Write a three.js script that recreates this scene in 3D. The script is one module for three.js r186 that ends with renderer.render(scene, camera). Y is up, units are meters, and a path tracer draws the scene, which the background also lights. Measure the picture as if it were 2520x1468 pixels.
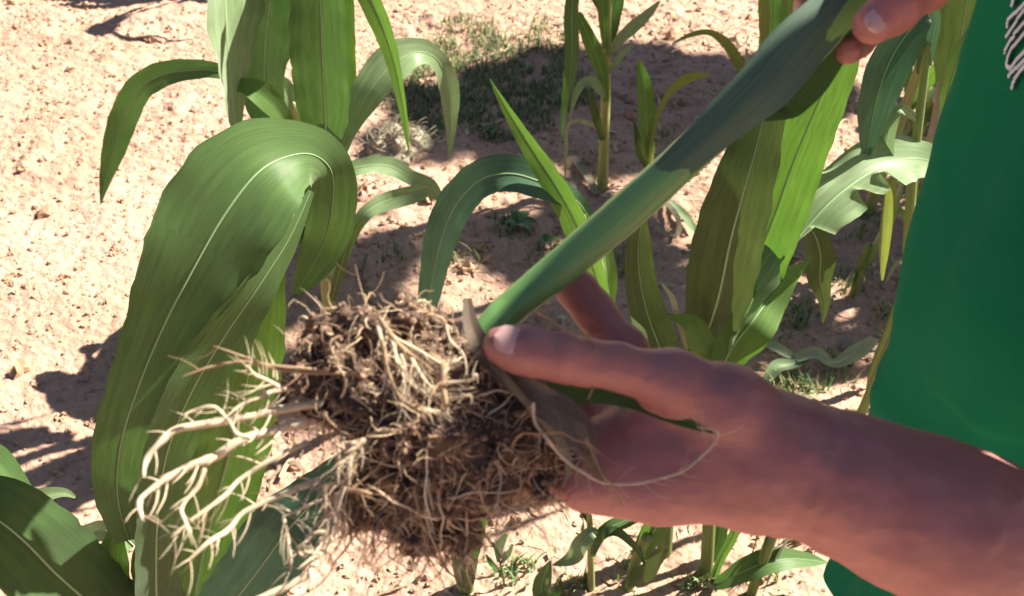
import * as THREE from 'three';
import { ImprovedNoise } from 'three/addons/math/ImprovedNoise.js';
import { mergeGeometries } from 'three/addons/utils/BufferGeometryUtils.js';

// ------------------------------------------------------------------ camera, sky, sun, exposure
const H = 1.45, PITCH = 40 * Math.PI / 180, F = 2182, CP = Math.cos(PITCH), SP = Math.sin(PITCH);
const scene = new THREE.Scene();
const camera = new THREE.PerspectiveCamera(2 * Math.atan(734 / F) * 180 / Math.PI, 1024 / 596, 0.02, 2000);
camera.position.set(0, H, 0); camera.rotation.set(-PITCH, 0, 0);
camera.focus = 0.9; camera.userData.fStop = 10;
const SUN = new THREE.Vector3(0.68, 0.70, -0.32).normalize();
{ // a deep clear sky: blue overhead, paler towards the horizon, a soft glow of thin air round the sun
  const w = 256, h = 128, d = new Float32Array(w * h * 4);
  for (let y = 0; y < h; y++) for (let x = 0; x < w; x++) {
    const el = ((y + 0.5) / h - 0.5) * Math.PI, az = ((x + 0.5) / w - 0.5) * 2 * Math.PI, dx = Math.cos(el) * Math.cos(az), dy = Math.sin(el), dz = Math.cos(el) * Math.sin(az);
    const up = Math.max(0, dy), c = Math.max(0, dx * SUN.x + dy * SUN.y + dz * SUN.z), k = Math.pow(1 - up, 2.6), g = 0.12 * Math.pow(c, 9) + 0.03 * Math.pow(c, 2), o = (y * w + x) * 4;
    d[o] = 0.026 + 0.080 * k + g; d[o + 1] = 0.042 + 0.080 * k + g * 0.95; d[o + 2] = 0.084 + 0.070 * k + g * 0.86; d[o + 3] = 1;
  }
  const t = new THREE.DataTexture(d, w, h, THREE.RGBAFormat, THREE.FloatType); t.mapping = THREE.EquirectangularReflectionMapping; t.magFilter = t.minFilter = THREE.LinearFilter; t.needsUpdate = true;
  scene.background = t; scene.environment = t;
}
const sun = new THREE.DirectionalLight(new THREE.Color(1, 0.93, 0.80), 5);
sun.name = 'sun'; sun.position.copy(SUN).multiplyScalar(12).add(new THREE.Vector3(0, 0, -1.5)); sun.target.position.set(0, 0, -1.5);
sun.castShadow = true; sun.shadow.mapSize.set(4096, 4096); sun.shadow.radius = 1.3;
Object.assign(sun.shadow.camera, { left: -5, right: 5, top: 5, bottom: -5, near: 0.1, far: 40 });
scene.add(sun, sun.target);
const renderer = new THREE.WebGLRenderer({ antialias: true });
renderer.toneMapping = THREE.LinearToneMapping; renderer.toneMappingExposure = 3.1; renderer.shadowMap.enabled = true;

// ------------------------------------------------------------------ helpers
let seed = 12345;
const rnd = () => { seed = (seed * 1664525 + 1013904223) >>> 0; return seed / 4294967296; };
const rr = (a, b) => a + (b - a) * rnd();
const noiseGen = new ImprovedNoise();
const nz = (x, y, z = 0) => noiseGen.noise(x, y, z);
const fbm = (x, y, z, o = 4) => { let a = 0, k = 1, f = 1; for (let i = 0; i < o; i++) { a += k * nz(x * f, y * f, z * f + i * 7.3); k *= 0.5; f *= 2.03; } return a; };
const V = (x, y, z) => new THREE.Vector3(x, y, z);
// a sight line through a spot of the view, met at a given distance, at a given upright plane, or on the ground
const P = (u, v, d) => { const a = (u - 1260) / F, b = (734 - v) / F; return V(a * d, H + (b * CP - SP) * d, -(CP + b * SP) * d); };
const tz = (v, z) => -z / (CP + (734 - v) / F * SP);
const Pz = (u, v, z) => P(u, v, tz(v, z));
const G = (u, v) => P(u, v, H / (SP - (734 - v) / F * CP));
const used = {};
function numbered(n) { const k = used[n] = (used[n] ?? -1) + 1; return k ? `${n}_${String(k).padStart(3, '0')}` : n; }
function tag(o, label, category, group, kind) { if (label) o.userData.label = label; if (category) o.userData.category = category; if (group) o.userData.group = group; if (kind) o.userData.kind = kind; return o; }
function thing(name, label, category, pos, group) { const g = new THREE.Group(); g.name = numbered(name); g.position.copy(pos); scene.add(g); return tag(g, label, category, group); }
function originOf(p) { const o = V(0, 0, 0); while (p && p !== scene) { o.add(p.position); p = p.parent; } return o; }
function add(parent, name, geo, mat) {               // geometry comes in world metres; it is moved into its parent's frame
  const o = originOf(parent); geo.translate(-o.x, -o.y, -o.z);
  const m = new THREE.Mesh(geo, mat); m.name = parent === scene ? numbered(name) : name; m.castShadow = m.receiveShadow = true; parent.add(m); return m;
}
function cat(a, i, t) {                              // Catmull-Rom through rows of numbers
  const n = a.length - 1, p0 = a[Math.max(0, i - 1)], p1 = a[i], p2 = a[Math.min(n, i + 1)], p3 = a[Math.min(n, i + 2)];
  return p1.map((_, k) => 0.5 * (2 * p1[k] + (p2[k] - p0[k]) * t + (2 * p0[k] - 5 * p1[k] + 4 * p2[k] - p3[k]) * t * t + (3 * p1[k] - p0[k] - 3 * p2[k] + p3[k]) * t * t * t));
}
function resample(a, n) { const r = []; for (let j = 0; j <= n; j++) { const q = j / n * (a.length - 1), i = Math.min(a.length - 2, Math.floor(q)); r.push(cat(a, i, q - i)); } return r; }
function gridGeo(pos, uv, cols, rows, col) {
  const g = new THREE.BufferGeometry(), idx = [];
  g.setAttribute('position', new THREE.Float32BufferAttribute(pos, 3)); g.setAttribute('uv', new THREE.Float32BufferAttribute(uv, 2));
  if (col) g.setAttribute('color', new THREE.Float32BufferAttribute(col, 3));
  for (let j = 0; j < rows - 1; j++) for (let i = 0; i < cols - 1; i++) { const a = j * cols + i, b = a + 1, c = a + cols, d = c + 1; idx.push(a, b, d, a, d, c); }
  g.setIndex(idx); g.computeVertexNormals(); return g;
}
function tubeGeo(pts, rad, sides = 8, per = 4, wob = 0) {   // a tapering, closed tube through points
  const rows = resample(pts.map((p, i) => [p.x, p.y, p.z, rad[i]]), Math.max(2, (pts.length - 1) * per));
  const pos = [], uv = [], c = rows.map((r) => V(r[0], r[1], r[2])); let side = null, L = 0;
  rows.forEach((r, j) => {
    const t = c[Math.min(j + 1, c.length - 1)].clone().sub(c[Math.max(j - 1, 0)]).normalize();
    if (!side) side = V(0.31, 0.2, 0.93).cross(t).normalize(); else side.addScaledVector(t, -side.dot(t)).normalize();
    const up = t.clone().cross(side); if (j) L += c[j].distanceTo(c[j - 1]);
    const end = j === 0 || j === rows.length - 1 ? 0.02 : 1;
    for (let i = 0; i <= sides; i++) { const a = i / sides * Math.PI * 2, R = Math.max(r[3], 1e-4) * end * (1 + wob * nz(L * 160, Math.cos(a) * 1.5, Math.sin(a) * 1.5)); const p = c[j].clone().addScaledVector(side, Math.cos(a) * R).addScaledVector(up, Math.sin(a) * R); pos.push(p.x, p.y, p.z); uv.push(i / sides, L); }
  });
  return gridGeo(pos, uv, sides + 1, rows.length);
}
function nets(min, max, cell, f) {                   // surface nets: one smooth skin around a distance field
  const n = [0, 1, 2].map((k) => Math.ceil((max.getComponent(k) - min.getComponent(k)) / cell) + 1), [nx, ny, nzz] = n;
  const val = new Float32Array(nx * ny * nzz), at = new Int32Array(nx * ny * nzz).fill(-1), pos = [], idx = [];
  let q = 0; for (let k = 0; k < nzz; k++) for (let j = 0; j < ny; j++) for (let i = 0; i < nx; i++) val[q++] = f(min.x + i * cell, min.y + j * cell, min.z + k * cell);
  const id = (i, j, k) => (k * ny + j) * nx + i, E = [[0, 1], [2, 3], [4, 5], [6, 7], [0, 2], [1, 3], [4, 6], [5, 7], [0, 4], [1, 5], [2, 6], [3, 7]];
  for (let k = 0; k < nzz - 1; k++) for (let j = 0; j < ny - 1; j++) for (let i = 0; i < nx - 1; i++) {
    const c = []; let m = 0; for (let b = 0; b < 8; b++) { c[b] = val[id(i + (b & 1), j + (b >> 1 & 1), k + (b >> 2))]; if (c[b] < 0) m |= 1 << b; }
    if (m === 0 || m === 255) continue;
    let x = 0, y = 0, z = 0, s = 0;
    for (const [a, b] of E) if ((c[a] < 0) !== (c[b] < 0)) { const t = c[a] / (c[a] - c[b]); x += (a & 1) + ((b & 1) - (a & 1)) * t; y += (a >> 1 & 1) + ((b >> 1 & 1) - (a >> 1 & 1)) * t; z += (a >> 2) + ((b >> 2) - (a >> 2)) * t; s++; }
    at[id(i, j, k)] = pos.length / 3; pos.push(min.x + (i + x / s) * cell, min.y + (j + y / s) * cell, min.z + (k + z / s) * cell);
  }
  const quad = (a, b, c, d, flip) => { if (a < 0 || b < 0 || c < 0 || d < 0) return; flip ? idx.push(a, c, b, a, d, c) : idx.push(a, b, c, a, c, d); };
  for (let k = 1; k < nzz - 1; k++) for (let j = 1; j < ny - 1; j++) for (let i = 1; i < nx - 1; i++) {
    const v0 = val[id(i, j, k)] < 0;
    if (v0 !== val[id(i + 1, j, k)] < 0) quad(at[id(i, j - 1, k - 1)], at[id(i, j, k - 1)], at[id(i, j, k)], at[id(i, j - 1, k)], !v0);
    if (v0 !== val[id(i, j + 1, k)] < 0) quad(at[id(i - 1, j, k - 1)], at[id(i - 1, j, k)], at[id(i, j, k)], at[id(i, j, k - 1)], !v0);
    if (v0 !== val[id(i, j, k + 1)] < 0) quad(at[id(i - 1, j - 1, k)], at[id(i, j - 1, k)], at[id(i, j, k)], at[id(i - 1, j, k)], !v0);
  }
  const g = new THREE.BufferGeometry(), uv = [];
  for (let i = 0; i < pos.length; i += 3) uv.push(pos[i] + pos[i + 2] * 0.7, pos[i + 1] + pos[i + 2] * 0.4);
  g.setAttribute('position', new THREE.Float32BufferAttribute(pos, 3)); g.setAttribute('uv', new THREE.Float32BufferAttribute(uv, 2)); g.setIndex(idx); g.computeVertexNormals(); return g;
}
const bone = (a, b, ra, rb) => { const d = b.clone().sub(a), l2 = d.lengthSq() || 1e-9; return { a, d, l2, ra, rb }; };
const boneDist = (s, x, y, z) => { const px = x - s.a.x, py = y - s.a.y, pz = z - s.a.z; let t = (px * s.d.x + py * s.d.y + pz * s.d.z) / s.l2; t = t < 0 ? 0 : t > 1 ? 1 : t; const ex = px - s.d.x * t, ey = py - s.d.y * t, ez = pz - s.d.z * t; return Math.sqrt(ex * ex + ey * ey + ez * ez) - s.ra - (s.rb - s.ra) * t; };
const smin = (a, b, k) => { const h = Math.max(k - Math.abs(a - b), 0) / k; return Math.min(a, b) - h * h * k * 0.25; };
function dataTex(w, h, f, srgb) {
  const d = new Uint8Array(w * h * 4); for (let y = 0; y < h; y++) for (let x = 0; x < w; x++) { const c = f(x, y), o = (y * w + x) * 4; for (let k = 0; k < 3; k++) d[o + k] = Math.max(0, Math.min(255, (Array.isArray(c) ? c[k] : c) * 255)); d[o + 3] = 255; }
  const t = new THREE.DataTexture(d, w, h); t.wrapS = t.wrapT = THREE.RepeatWrapping; t.magFilter = THREE.LinearFilter; t.minFilter = THREE.LinearMipmapLinearFilter; t.generateMipmaps = true; if (srgb) t.colorSpace = THREE.SRGBColorSpace; t.needsUpdate = true; return t;
}
// tileable noise on a torus-free lattice, for textures
function tileNoise(n, s0) { const g = new Float32Array(n * n); let s = s0; for (let i = 0; i < g.length; i++) { s = (s * 1664525 + 1013904223) >>> 0; g[i] = s / 4294967296; } const sm = (t) => t * t * (3 - 2 * t);
  return (x, y) => { x = (x % 1 + 1) % 1 * n; y = (y % 1 + 1) % 1 * n; const i = Math.floor(x), j = Math.floor(y), a = sm(x - i), b = sm(y - j), p = (u, v) => g[(v % n) * n + u % n]; return (p(i, j) * (1 - a) + p(i + 1, j) * a) * (1 - b) + (p(i, j + 1) * (1 - a) + p(i + 1, j + 1) * a) * b; }; }

// ------------------------------------------------------------------ textures and materials
const n8 = tileNoise(8, 11), n24 = tileNoise(24, 23), n64 = tileNoise(64, 37), n160 = tileNoise(160, 51), n256 = tileNoise(256, 77);
const soilTex = dataTex(1024, 1024, (x, y) => { const u = x / 1024, v = y / 1024; const a = 0.22 * n8(u, v) + 0.2 * n24(u, v) + 0.25 * n64(u, v) + 0.33 * n160(u, v); const k = 0.56 + 0.74 * a; return [k, k * (0.97 + 0.04 * n24(v, u)), k * (0.93 + 0.08 * n64(v, u))]; });
const soilBump = dataTex(1024, 1024, (x, y) => { const u = x / 1024, v = y / 1024; return 0.25 * n64(u, v) + 0.4 * n160(u, v) + 0.35 * n256(u, v); });
for (const t of [soilTex, soilBump]) t.repeat.set(1 / 1.3, 1 / 1.3);
const leafTex = dataTex(256, 512, (x, y) => { const u = x / 256, v = y / 512; const vein = 0.5 + 0.5 * Math.cos(u * Math.PI * 2 * 22); const k = 0.80 + 0.022 * vein * vein + 0.2 * n8(u * 3, v * 0.5) - 0.05 + 0.16 * (n64(u * 2, v * 0.15) - 0.5) + 0.2 * (n24(u, v) - 0.5); return [k * (0.96 + 0.08 * n8(v, u)), k, k * 0.97]; });
const leafBump = dataTex(256, 256, (x, y) => { const u = x / 256, v = y / 256; const c = Math.cos(u * Math.PI * 2 * 22); return 0.5 + 0.3 * c + 0.2 * (n64(u, v * 0.3) - 0.5); });
const skinBump = dataTex(512, 512, (x, y) => { const u = x / 512, v = y / 512; return 0.5 * n64(u, v) + 0.5 * n256(u, v); });
skinBump.repeat.set(14, 14);
const clothBump = dataTex(256, 256, (x, y) => { const a = Math.sin(x / 256 * Math.PI * 2 * 32), b = Math.sin(y / 256 * Math.PI * 2 * 32); return 0.5 + 0.25 * a * b + 0.1 * (n64(x / 256, y / 256) - 0.5); });
clothBump.repeat.set(16, 16);
const fineTex = dataTex(256, 256, (x, y) => 0.5 + 0.62 * (0.5 * n24(x / 256, y / 256) + 0.5 * n160(x / 256, y / 256)));
fineTex.repeat.set(9, 9);
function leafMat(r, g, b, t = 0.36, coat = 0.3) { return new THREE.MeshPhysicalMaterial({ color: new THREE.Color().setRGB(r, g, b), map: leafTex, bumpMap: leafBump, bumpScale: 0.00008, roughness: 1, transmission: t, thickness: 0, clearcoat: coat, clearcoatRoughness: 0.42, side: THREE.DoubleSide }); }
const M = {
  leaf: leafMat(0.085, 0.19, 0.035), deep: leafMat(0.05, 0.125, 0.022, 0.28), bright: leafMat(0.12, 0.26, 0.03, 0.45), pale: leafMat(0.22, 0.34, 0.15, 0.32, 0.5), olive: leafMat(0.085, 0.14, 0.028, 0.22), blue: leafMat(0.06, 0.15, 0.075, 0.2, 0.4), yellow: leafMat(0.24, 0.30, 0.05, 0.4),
  sheath: leafMat(0.085, 0.16, 0.11, 0.06, 0.35),
  rib: new THREE.MeshPhysicalMaterial({ color: new THREE.Color().setRGB(0.29, 0.42, 0.21), roughness: 0.6 }),
  stem: new THREE.MeshPhysicalMaterial({ color: new THREE.Color().setRGB(0.16, 0.24, 0.06), roughness: 0.55, map: leafTex, bumpMap: leafBump, bumpScale: 0.0004 }),
  stemPale: new THREE.MeshPhysicalMaterial({ color: new THREE.Color().setRGB(0.36, 0.38, 0.13), roughness: 0.55, map: leafTex }),
  dry: new THREE.MeshPhysicalMaterial({ color: new THREE.Color().setRGB(0.52, 0.44, 0.28), roughness: 1, transmission: 0.25, thickness: 0, map: leafTex, bumpMap: leafBump, bumpScale: 0.0008, side: THREE.DoubleSide }),
  wilt: new THREE.MeshPhysicalMaterial({ color: new THREE.Color().setRGB(0.50, 0.54, 0.30), roughness: 1, transmission: 0.25, thickness: 0, map: leafTex, bumpMap: leafBump, bumpScale: 0.0006, side: THREE.DoubleSide }),
  husk: new THREE.MeshPhysicalMaterial({ color: new THREE.Color().setRGB(0.37, 0.27, 0.19), roughness: 1, transmission: 0.15, thickness: 0, map: leafTex, bumpMap: leafBump, bumpScale: 0.0012, side: THREE.DoubleSide }),
  soil: new THREE.MeshStandardMaterial({ color: 0xffffff, vertexColors: true, map: soilTex, bumpMap: soilBump, bumpScale: 0.0045, roughness: 1 }),
  crumb: new THREE.MeshStandardMaterial({ color: new THREE.Color().setRGB(0.47, 0.315, 0.22), roughness: 1 }),
  clump: new THREE.MeshStandardMaterial({ color: new THREE.Color().setRGB(0.135, 0.083, 0.056), map: fineTex, bumpMap: fineTex, bumpScale: 0.004, roughness: 1 }),
  root: new THREE.MeshStandardMaterial({ color: new THREE.Color().setRGB(0.70, 0.57, 0.40), map: fineTex, roughness: 0.85 }),
  rootBrown: new THREE.MeshStandardMaterial({ color: new THREE.Color().setRGB(0.40, 0.27, 0.16), map: fineTex, roughness: 0.9 }),
  rootFine: new THREE.MeshStandardMaterial({ vertexColors: true, roughness: 0.9 }),
  skin: new THREE.MeshPhysicalMaterial({ vertexColors: true, roughness: 0.48, bumpMap: skinBump, bumpScale: 0.00012, sheen: 0.1 }),
  nail: new THREE.MeshPhysicalMaterial({ color: new THREE.Color().setRGB(0.52, 0.33, 0.31), roughness: 0.3, clearcoat: 0.3 }),
  shirt: new THREE.MeshPhysicalMaterial({ color: new THREE.Color().setRGB(0.003, 0.17, 0.084), roughness: 0.95, specularIntensity: 0.35, bumpMap: clothBump, bumpScale: 0.0006, side: THREE.DoubleSide }),
  print: new THREE.MeshStandardMaterial({ color: new THREE.Color().setRGB(0.6, 0.76, 0.9), roughness: 0.6, side: THREE.DoubleSide }),
  printEdge: new THREE.MeshStandardMaterial({ color: new THREE.Color().setRGB(0.012, 0.09, 0.11), roughness: 0.7, side: THREE.DoubleSide }),
  trousers: new THREE.MeshStandardMaterial({ color: new THREE.Color().setRGB(0.03, 0.035, 0.05), roughness: 0.9 }),
  hair: new THREE.MeshStandardMaterial({ color: new THREE.Color().setRGB(0.012, 0.01, 0.009), roughness: 0.6 }),
  grass: new THREE.MeshPhysicalMaterial({ vertexColors: true, roughness: 1, transmission: 0.3, thickness: 0, side: THREE.DoubleSide }),
};

// ------------------------------------------------------------------ ground
const hills = (x, z) => 0.022 * nz(x * 1.3, z * 1.3, 3.1) + 0.016 * nz(x * 3.6, z * 3.6, 8.7);
const crumbly = (x, z) => { const a = nz(x * 26, z * 26, 1.7), b = nz(x * 58, z * 58, 5.2), c = nz(x * 105, z * 105, 9.4); const rough = Math.max(0.25, Math.min(1.6, 0.85 + 1.5 * nz(x * 1.1, z * 1.1, 44) + 0.25 * x)), lump = Math.max(0, nz(x * 11, z * 11, 61) - 0.05) * 0.022 * rough; return lump + 0.006 * a * rough + 0.0055 * Math.max(-0.3, b) - 0.012 * Math.max(0, c - 0.2) * (0.6 + nz(x * 3, z * 3, 2)); };
const groundY = (x, z) => hills(x, z);
{
  const axis = (lo, hi, step) => { const a = []; for (let x = lo; x <= hi; x += step) a.push(x); let s = step; const l = [], r = []; for (let x = lo; x > -900;) { s *= 1.35; x -= s; l.unshift(x); } s = step; for (let x = a[a.length - 1]; x < 900;) { s *= 1.35; x += s; r.push(x); } return [...l, ...a, ...r]; };
  const xs = axis(-2.3, 2.5, 0.0075), zs = axis(-4.3, -0.55, 0.0075), pos = [], uv = [], col = [];
  for (const z of zs) for (const x of xs) {
    const near = x > -2.35 && x < 2.55 && z > -4.35 && z < -0.5 ? 1 : 0;
    pos.push(x, near ? hills(x, z) + crumbly(x, z) : hills(x, z) * (Math.abs(x) < 20 ? 1 : 0), z); uv.push(x, z);
    const a = 0.5 + 0.5 * nz(x * 1.7, z * 1.7, 20), b = 0.5 + 0.5 * nz(x * 9, z * 9, 31), k = 0.78 + 0.32 * a + 0.1 * b;
    col.push(0.50 * k, 0.318 * k * (0.97 + 0.05 * b), 0.235 * k * (0.95 + 0.08 * a));
  }
  const g = gridGeo(pos, uv, xs.length, zs.length, col); g.index.array.reverse(); g.computeVertexNormals();
  const m = add(scene, 'ground', g, M.soil); tag(m, 'dry crumbly reddish soil of the maize field', 'soil', null, 'structure');
}
function crumbs(name, n, place, lo, hi, label, mat) {
  const base = new THREE.IcosahedronGeometry(1, 1), p = base.attributes.position; for (let i = 0; i < p.count; i++) { const k = 0.8 + 0.75 * nz(p.getX(i) * 1.9 + 5, p.getY(i) * 1.3, p.getZ(i) * 1.3); p.setXYZ(i, p.getX(i) * k, p.getY(i) * k * 0.7, p.getZ(i) * k); } base.computeVertexNormals();
  const im = new THREE.InstancedMesh(base, mat, n), m4 = new THREE.Matrix4(), c = new THREE.Color();
  for (let i = 0; i < n; i++) { const q = place(i), s = lo + (hi - lo) * Math.pow(rnd(), 3.2); m4.compose(V(q.x, groundY(q.x, q.z) + s * 0.2, q.z), new THREE.Quaternion().setFromEuler(new THREE.Euler(rr(0, 6), rr(0, 6), rr(0, 6))), V(s * rr(0.8, 1.4), s, s * rr(0.8, 1.3))); im.setMatrixAt(i, m4); const k = rr(0.75, 1.2); im.setColorAt(i, c.setRGB(k, k * rr(0.93, 1.02), k * rr(0.86, 1.02))); }
  im.name = name; im.castShadow = im.receiveShadow = true; scene.add(im); return tag(im, label, 'soil', null, 'stuff');
}
crumbs('soil_crumbs', 34000, () => V(rr(-2.3, 2.4), 0, rr(-4.2, -0.75)), 0.0016, 0.0095, 'loose crumbs of dry soil scattered over the field', M.crumb);
crumbs('soil_clods', 900, () => V(rnd() < 0.3 ? rr(-2.2, 0) : rr(-0.5, 2.3), 0, rr(-4.2, -0.85)), 0.006, 0.03, 'larger dry clods lying about on the soil', M.crumb);
{ // loose straw and shredded leaf litter between the rows
  const gs = [], c = new THREE.Color();
  for (let i = 0; i < 1700; i++) {
    const x = rnd() < 0.78 ? rr(-0.1, 1.9) : rr(-0.9, 0.4), z = rr(-3.6, -0.85), y = groundY(x, z) + 0.004, a = rr(0, 6.28), L = 0.012 + 0.1 * Math.pow(rnd(), 2), w = 0.0007 + 0.005 * Math.pow(rnd(), 2.5), k = rr(-0.4, 0.4);
    const pts = [0, 1, 2, 3].map((j) => V(x + Math.cos(a + k * j) * L * j / 3, y + rr(0, 0.008), z + Math.sin(a + k * j) * L * j / 3));
    const pos = [], uv = [], col = []; { const q = rnd(), b = rr(0.55, 1); c.setRGB((q < 0.75 ? 0.62 : 0.34) * b, (q < 0.75 ? 0.5 : 0.24) * b, (q < 0.75 ? 0.32 : 0.15) * b); };
    pts.forEach((p, j) => { for (const s of [-1, 1]) { pos.push(p.x - Math.sin(a) * w * s, p.y + (s > 0 ? w * 0.7 : 0), p.z + Math.cos(a) * w * s); uv.push(s, j); col.push(c.r, c.g, c.b); } });
    gs.push(gridGeo(pos, uv, 2, 4, col));
  }
  const m = add(scene, 'straw_litter', mergeGeometries(gs), new THREE.MeshStandardMaterial({ vertexColors: true, roughness: 0.9, side: THREE.DoubleSide })); tag(m, 'bits of dry straw and shredded leaf scattered between the plants', 'straw', null, 'stuff');
}

// ------------------------------------------------------------------ maize: leaf blades, midribs, stems
// rows of a blade: [u, v, apparent width, offset towards the viewer in metres, turn about its length in degrees]
function blade(parent, z, rows, mat, o = {}) {
  const turn0 = o.turn ?? rr(-22, 22), n = o.n ?? Math.max(20, rows.length * 5), K = o.k ?? 10, fold = o.fold ?? 0.22, wave = o.wave ?? 0.05, ph = rr(0, 9);
  const ctl = rows.map(([u, v, w, dz = 0, tw = 0]) => { const zz = z + dz, t = tz(v, zz), p = P(u, v, t), a = (turn0 + tw) * Math.PI / 180; return [p.x, p.y, p.z, w * t / F / Math.max(0.45, Math.cos(a)), a]; });
  const R = resample(ctl, n), C = R.map((r) => V(r[0], r[1], r[2])), pos = [], uv = [], rp = [], ru = [], cam = camera.position; let L = 0, lastS = null;
  const rows2 = [];
  R.forEach((r, j) => {
    const T = C[Math.min(j + 1, n)].clone().sub(C[Math.max(j - 1, 0)]).normalize(), to = cam.clone().sub(C[j]).normalize();
    let S = T.clone().cross(to); if (S.lengthSq() < 1e-4) S = lastS.clone(); S.normalize(); if (lastS && S.dot(lastS) < -0.5) S.negate(); lastS = S.clone();
    S.applyAxisAngle(T, r[4]); const N = S.clone().cross(T).normalize(); if (N.dot(to) < 0) N.negate();
    const W = Math.max(r[3], 0.0012); if (j) L += C[j].distanceTo(C[j - 1]); rows2.push([C[j], S, N, W, L]);
  });
  for (const [c, S, N, W, l] of rows2) {
    for (let i = 0; i <= K; i++) {
      const x = i / K * 2 - 1, ax = Math.abs(x), off = W * 0.5 * (fold * Math.pow(ax, 1.25) * (o.flip ? -1 : 1) + wave * ax * ax * (Math.sin(l * 42 + ph + (x > 0 ? 1.9 : 0)) + 0.6 * Math.sin(l * 91 + ph * 2 + x)));
      const tear = o.torn && x > 0 ? 1 - 0.75 * o.torn * THREE.MathUtils.smoothstep(nz(l * 26, ph, x > 0 ? 3 : 8), -0.05, 0.25) * THREE.MathUtils.smoothstep(l, 0.12, 0.2) : 1;
      const e = W * 0.5 * x * tear * (1 + (ax > 0.95 ? 0.05 * nz(l * 60, ph, x) + 0.02 * Math.sin(l * 130 + ph + x) : 0));
      pos.push(c.x + S.x * e + N.x * off, c.y + S.y * e + N.y * off, c.z + S.z * e + N.z * off); uv.push((x + 1) / 2, l * 2.2);
    }
  }
  const m = add(parent, o.name ?? 'leaf', gridGeo(pos, uv, K + 1, rows2.length), mat);
  if (o.label) m.userData.label = o.label;
  if (o.rib !== 0) {
    for (const [c, S, N, W, l] of rows2) { const f = 1 - l / L * 0.85, mw = 0.8 * Math.min(W * 0.5, W * (o.rib ?? 0.028) * f + 0.0004), mh = 0.0003 + 0.0018 * f; for (const [a, b] of [[-1, 0], [0, 1], [1, 0], [0, -1], [-1, 0]]) { rp.push(c.x + S.x * mw * a + N.x * mh * b, c.y + S.y * mw * a + N.y * mh * b, c.z + S.z * mw * a + N.z * mh * b); ru.push(a, l); } }
    add(m, 'midrib', gridGeo(rp, ru, 5, rows2.length), M.rib);
  }
  return m;
}
function maize(label, base, group) { base.y = groundY(base.x, base.z) - 0.01; return thing('maize_plant', label, 'maize plant', base, group); }
function stem(parent, z, rows, mat = M.stem, name = 'stem') { const p = [], r = []; for (const [u, v, w, dz = 0] of rows) { const t = tz(v, z + dz); p.push(P(u, v, t)); r.push(w / 2 * t / F); } const m = add(parent, name, tubeGeo(p, r, 12, 5, 0.05), mat); return m; }
const down = (u, v, z) => { const p = Pz(u, v, z); p.y = 0; return p; };       // the foot straight below a spot of a stem
function stemTo(parent, z, rows, mat) { const p = [], r = []; const [u, v, w] = rows[0], q = Pz(u, v, z), t = tz(v, z); p.push(V(parent.position.x, parent.position.y, z)); r.push(w / 2 * t / F * 1.12); for (const [a, b, c, dz = 0] of rows) { const tt = tz(b, z + dz); p.push(P(a, b, tt)); r.push(c / 2 * tt / F); } return add(parent, 'stem', tubeGeo(p, r, 12, 6, 0.05), mat ?? M.stem); }

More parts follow.
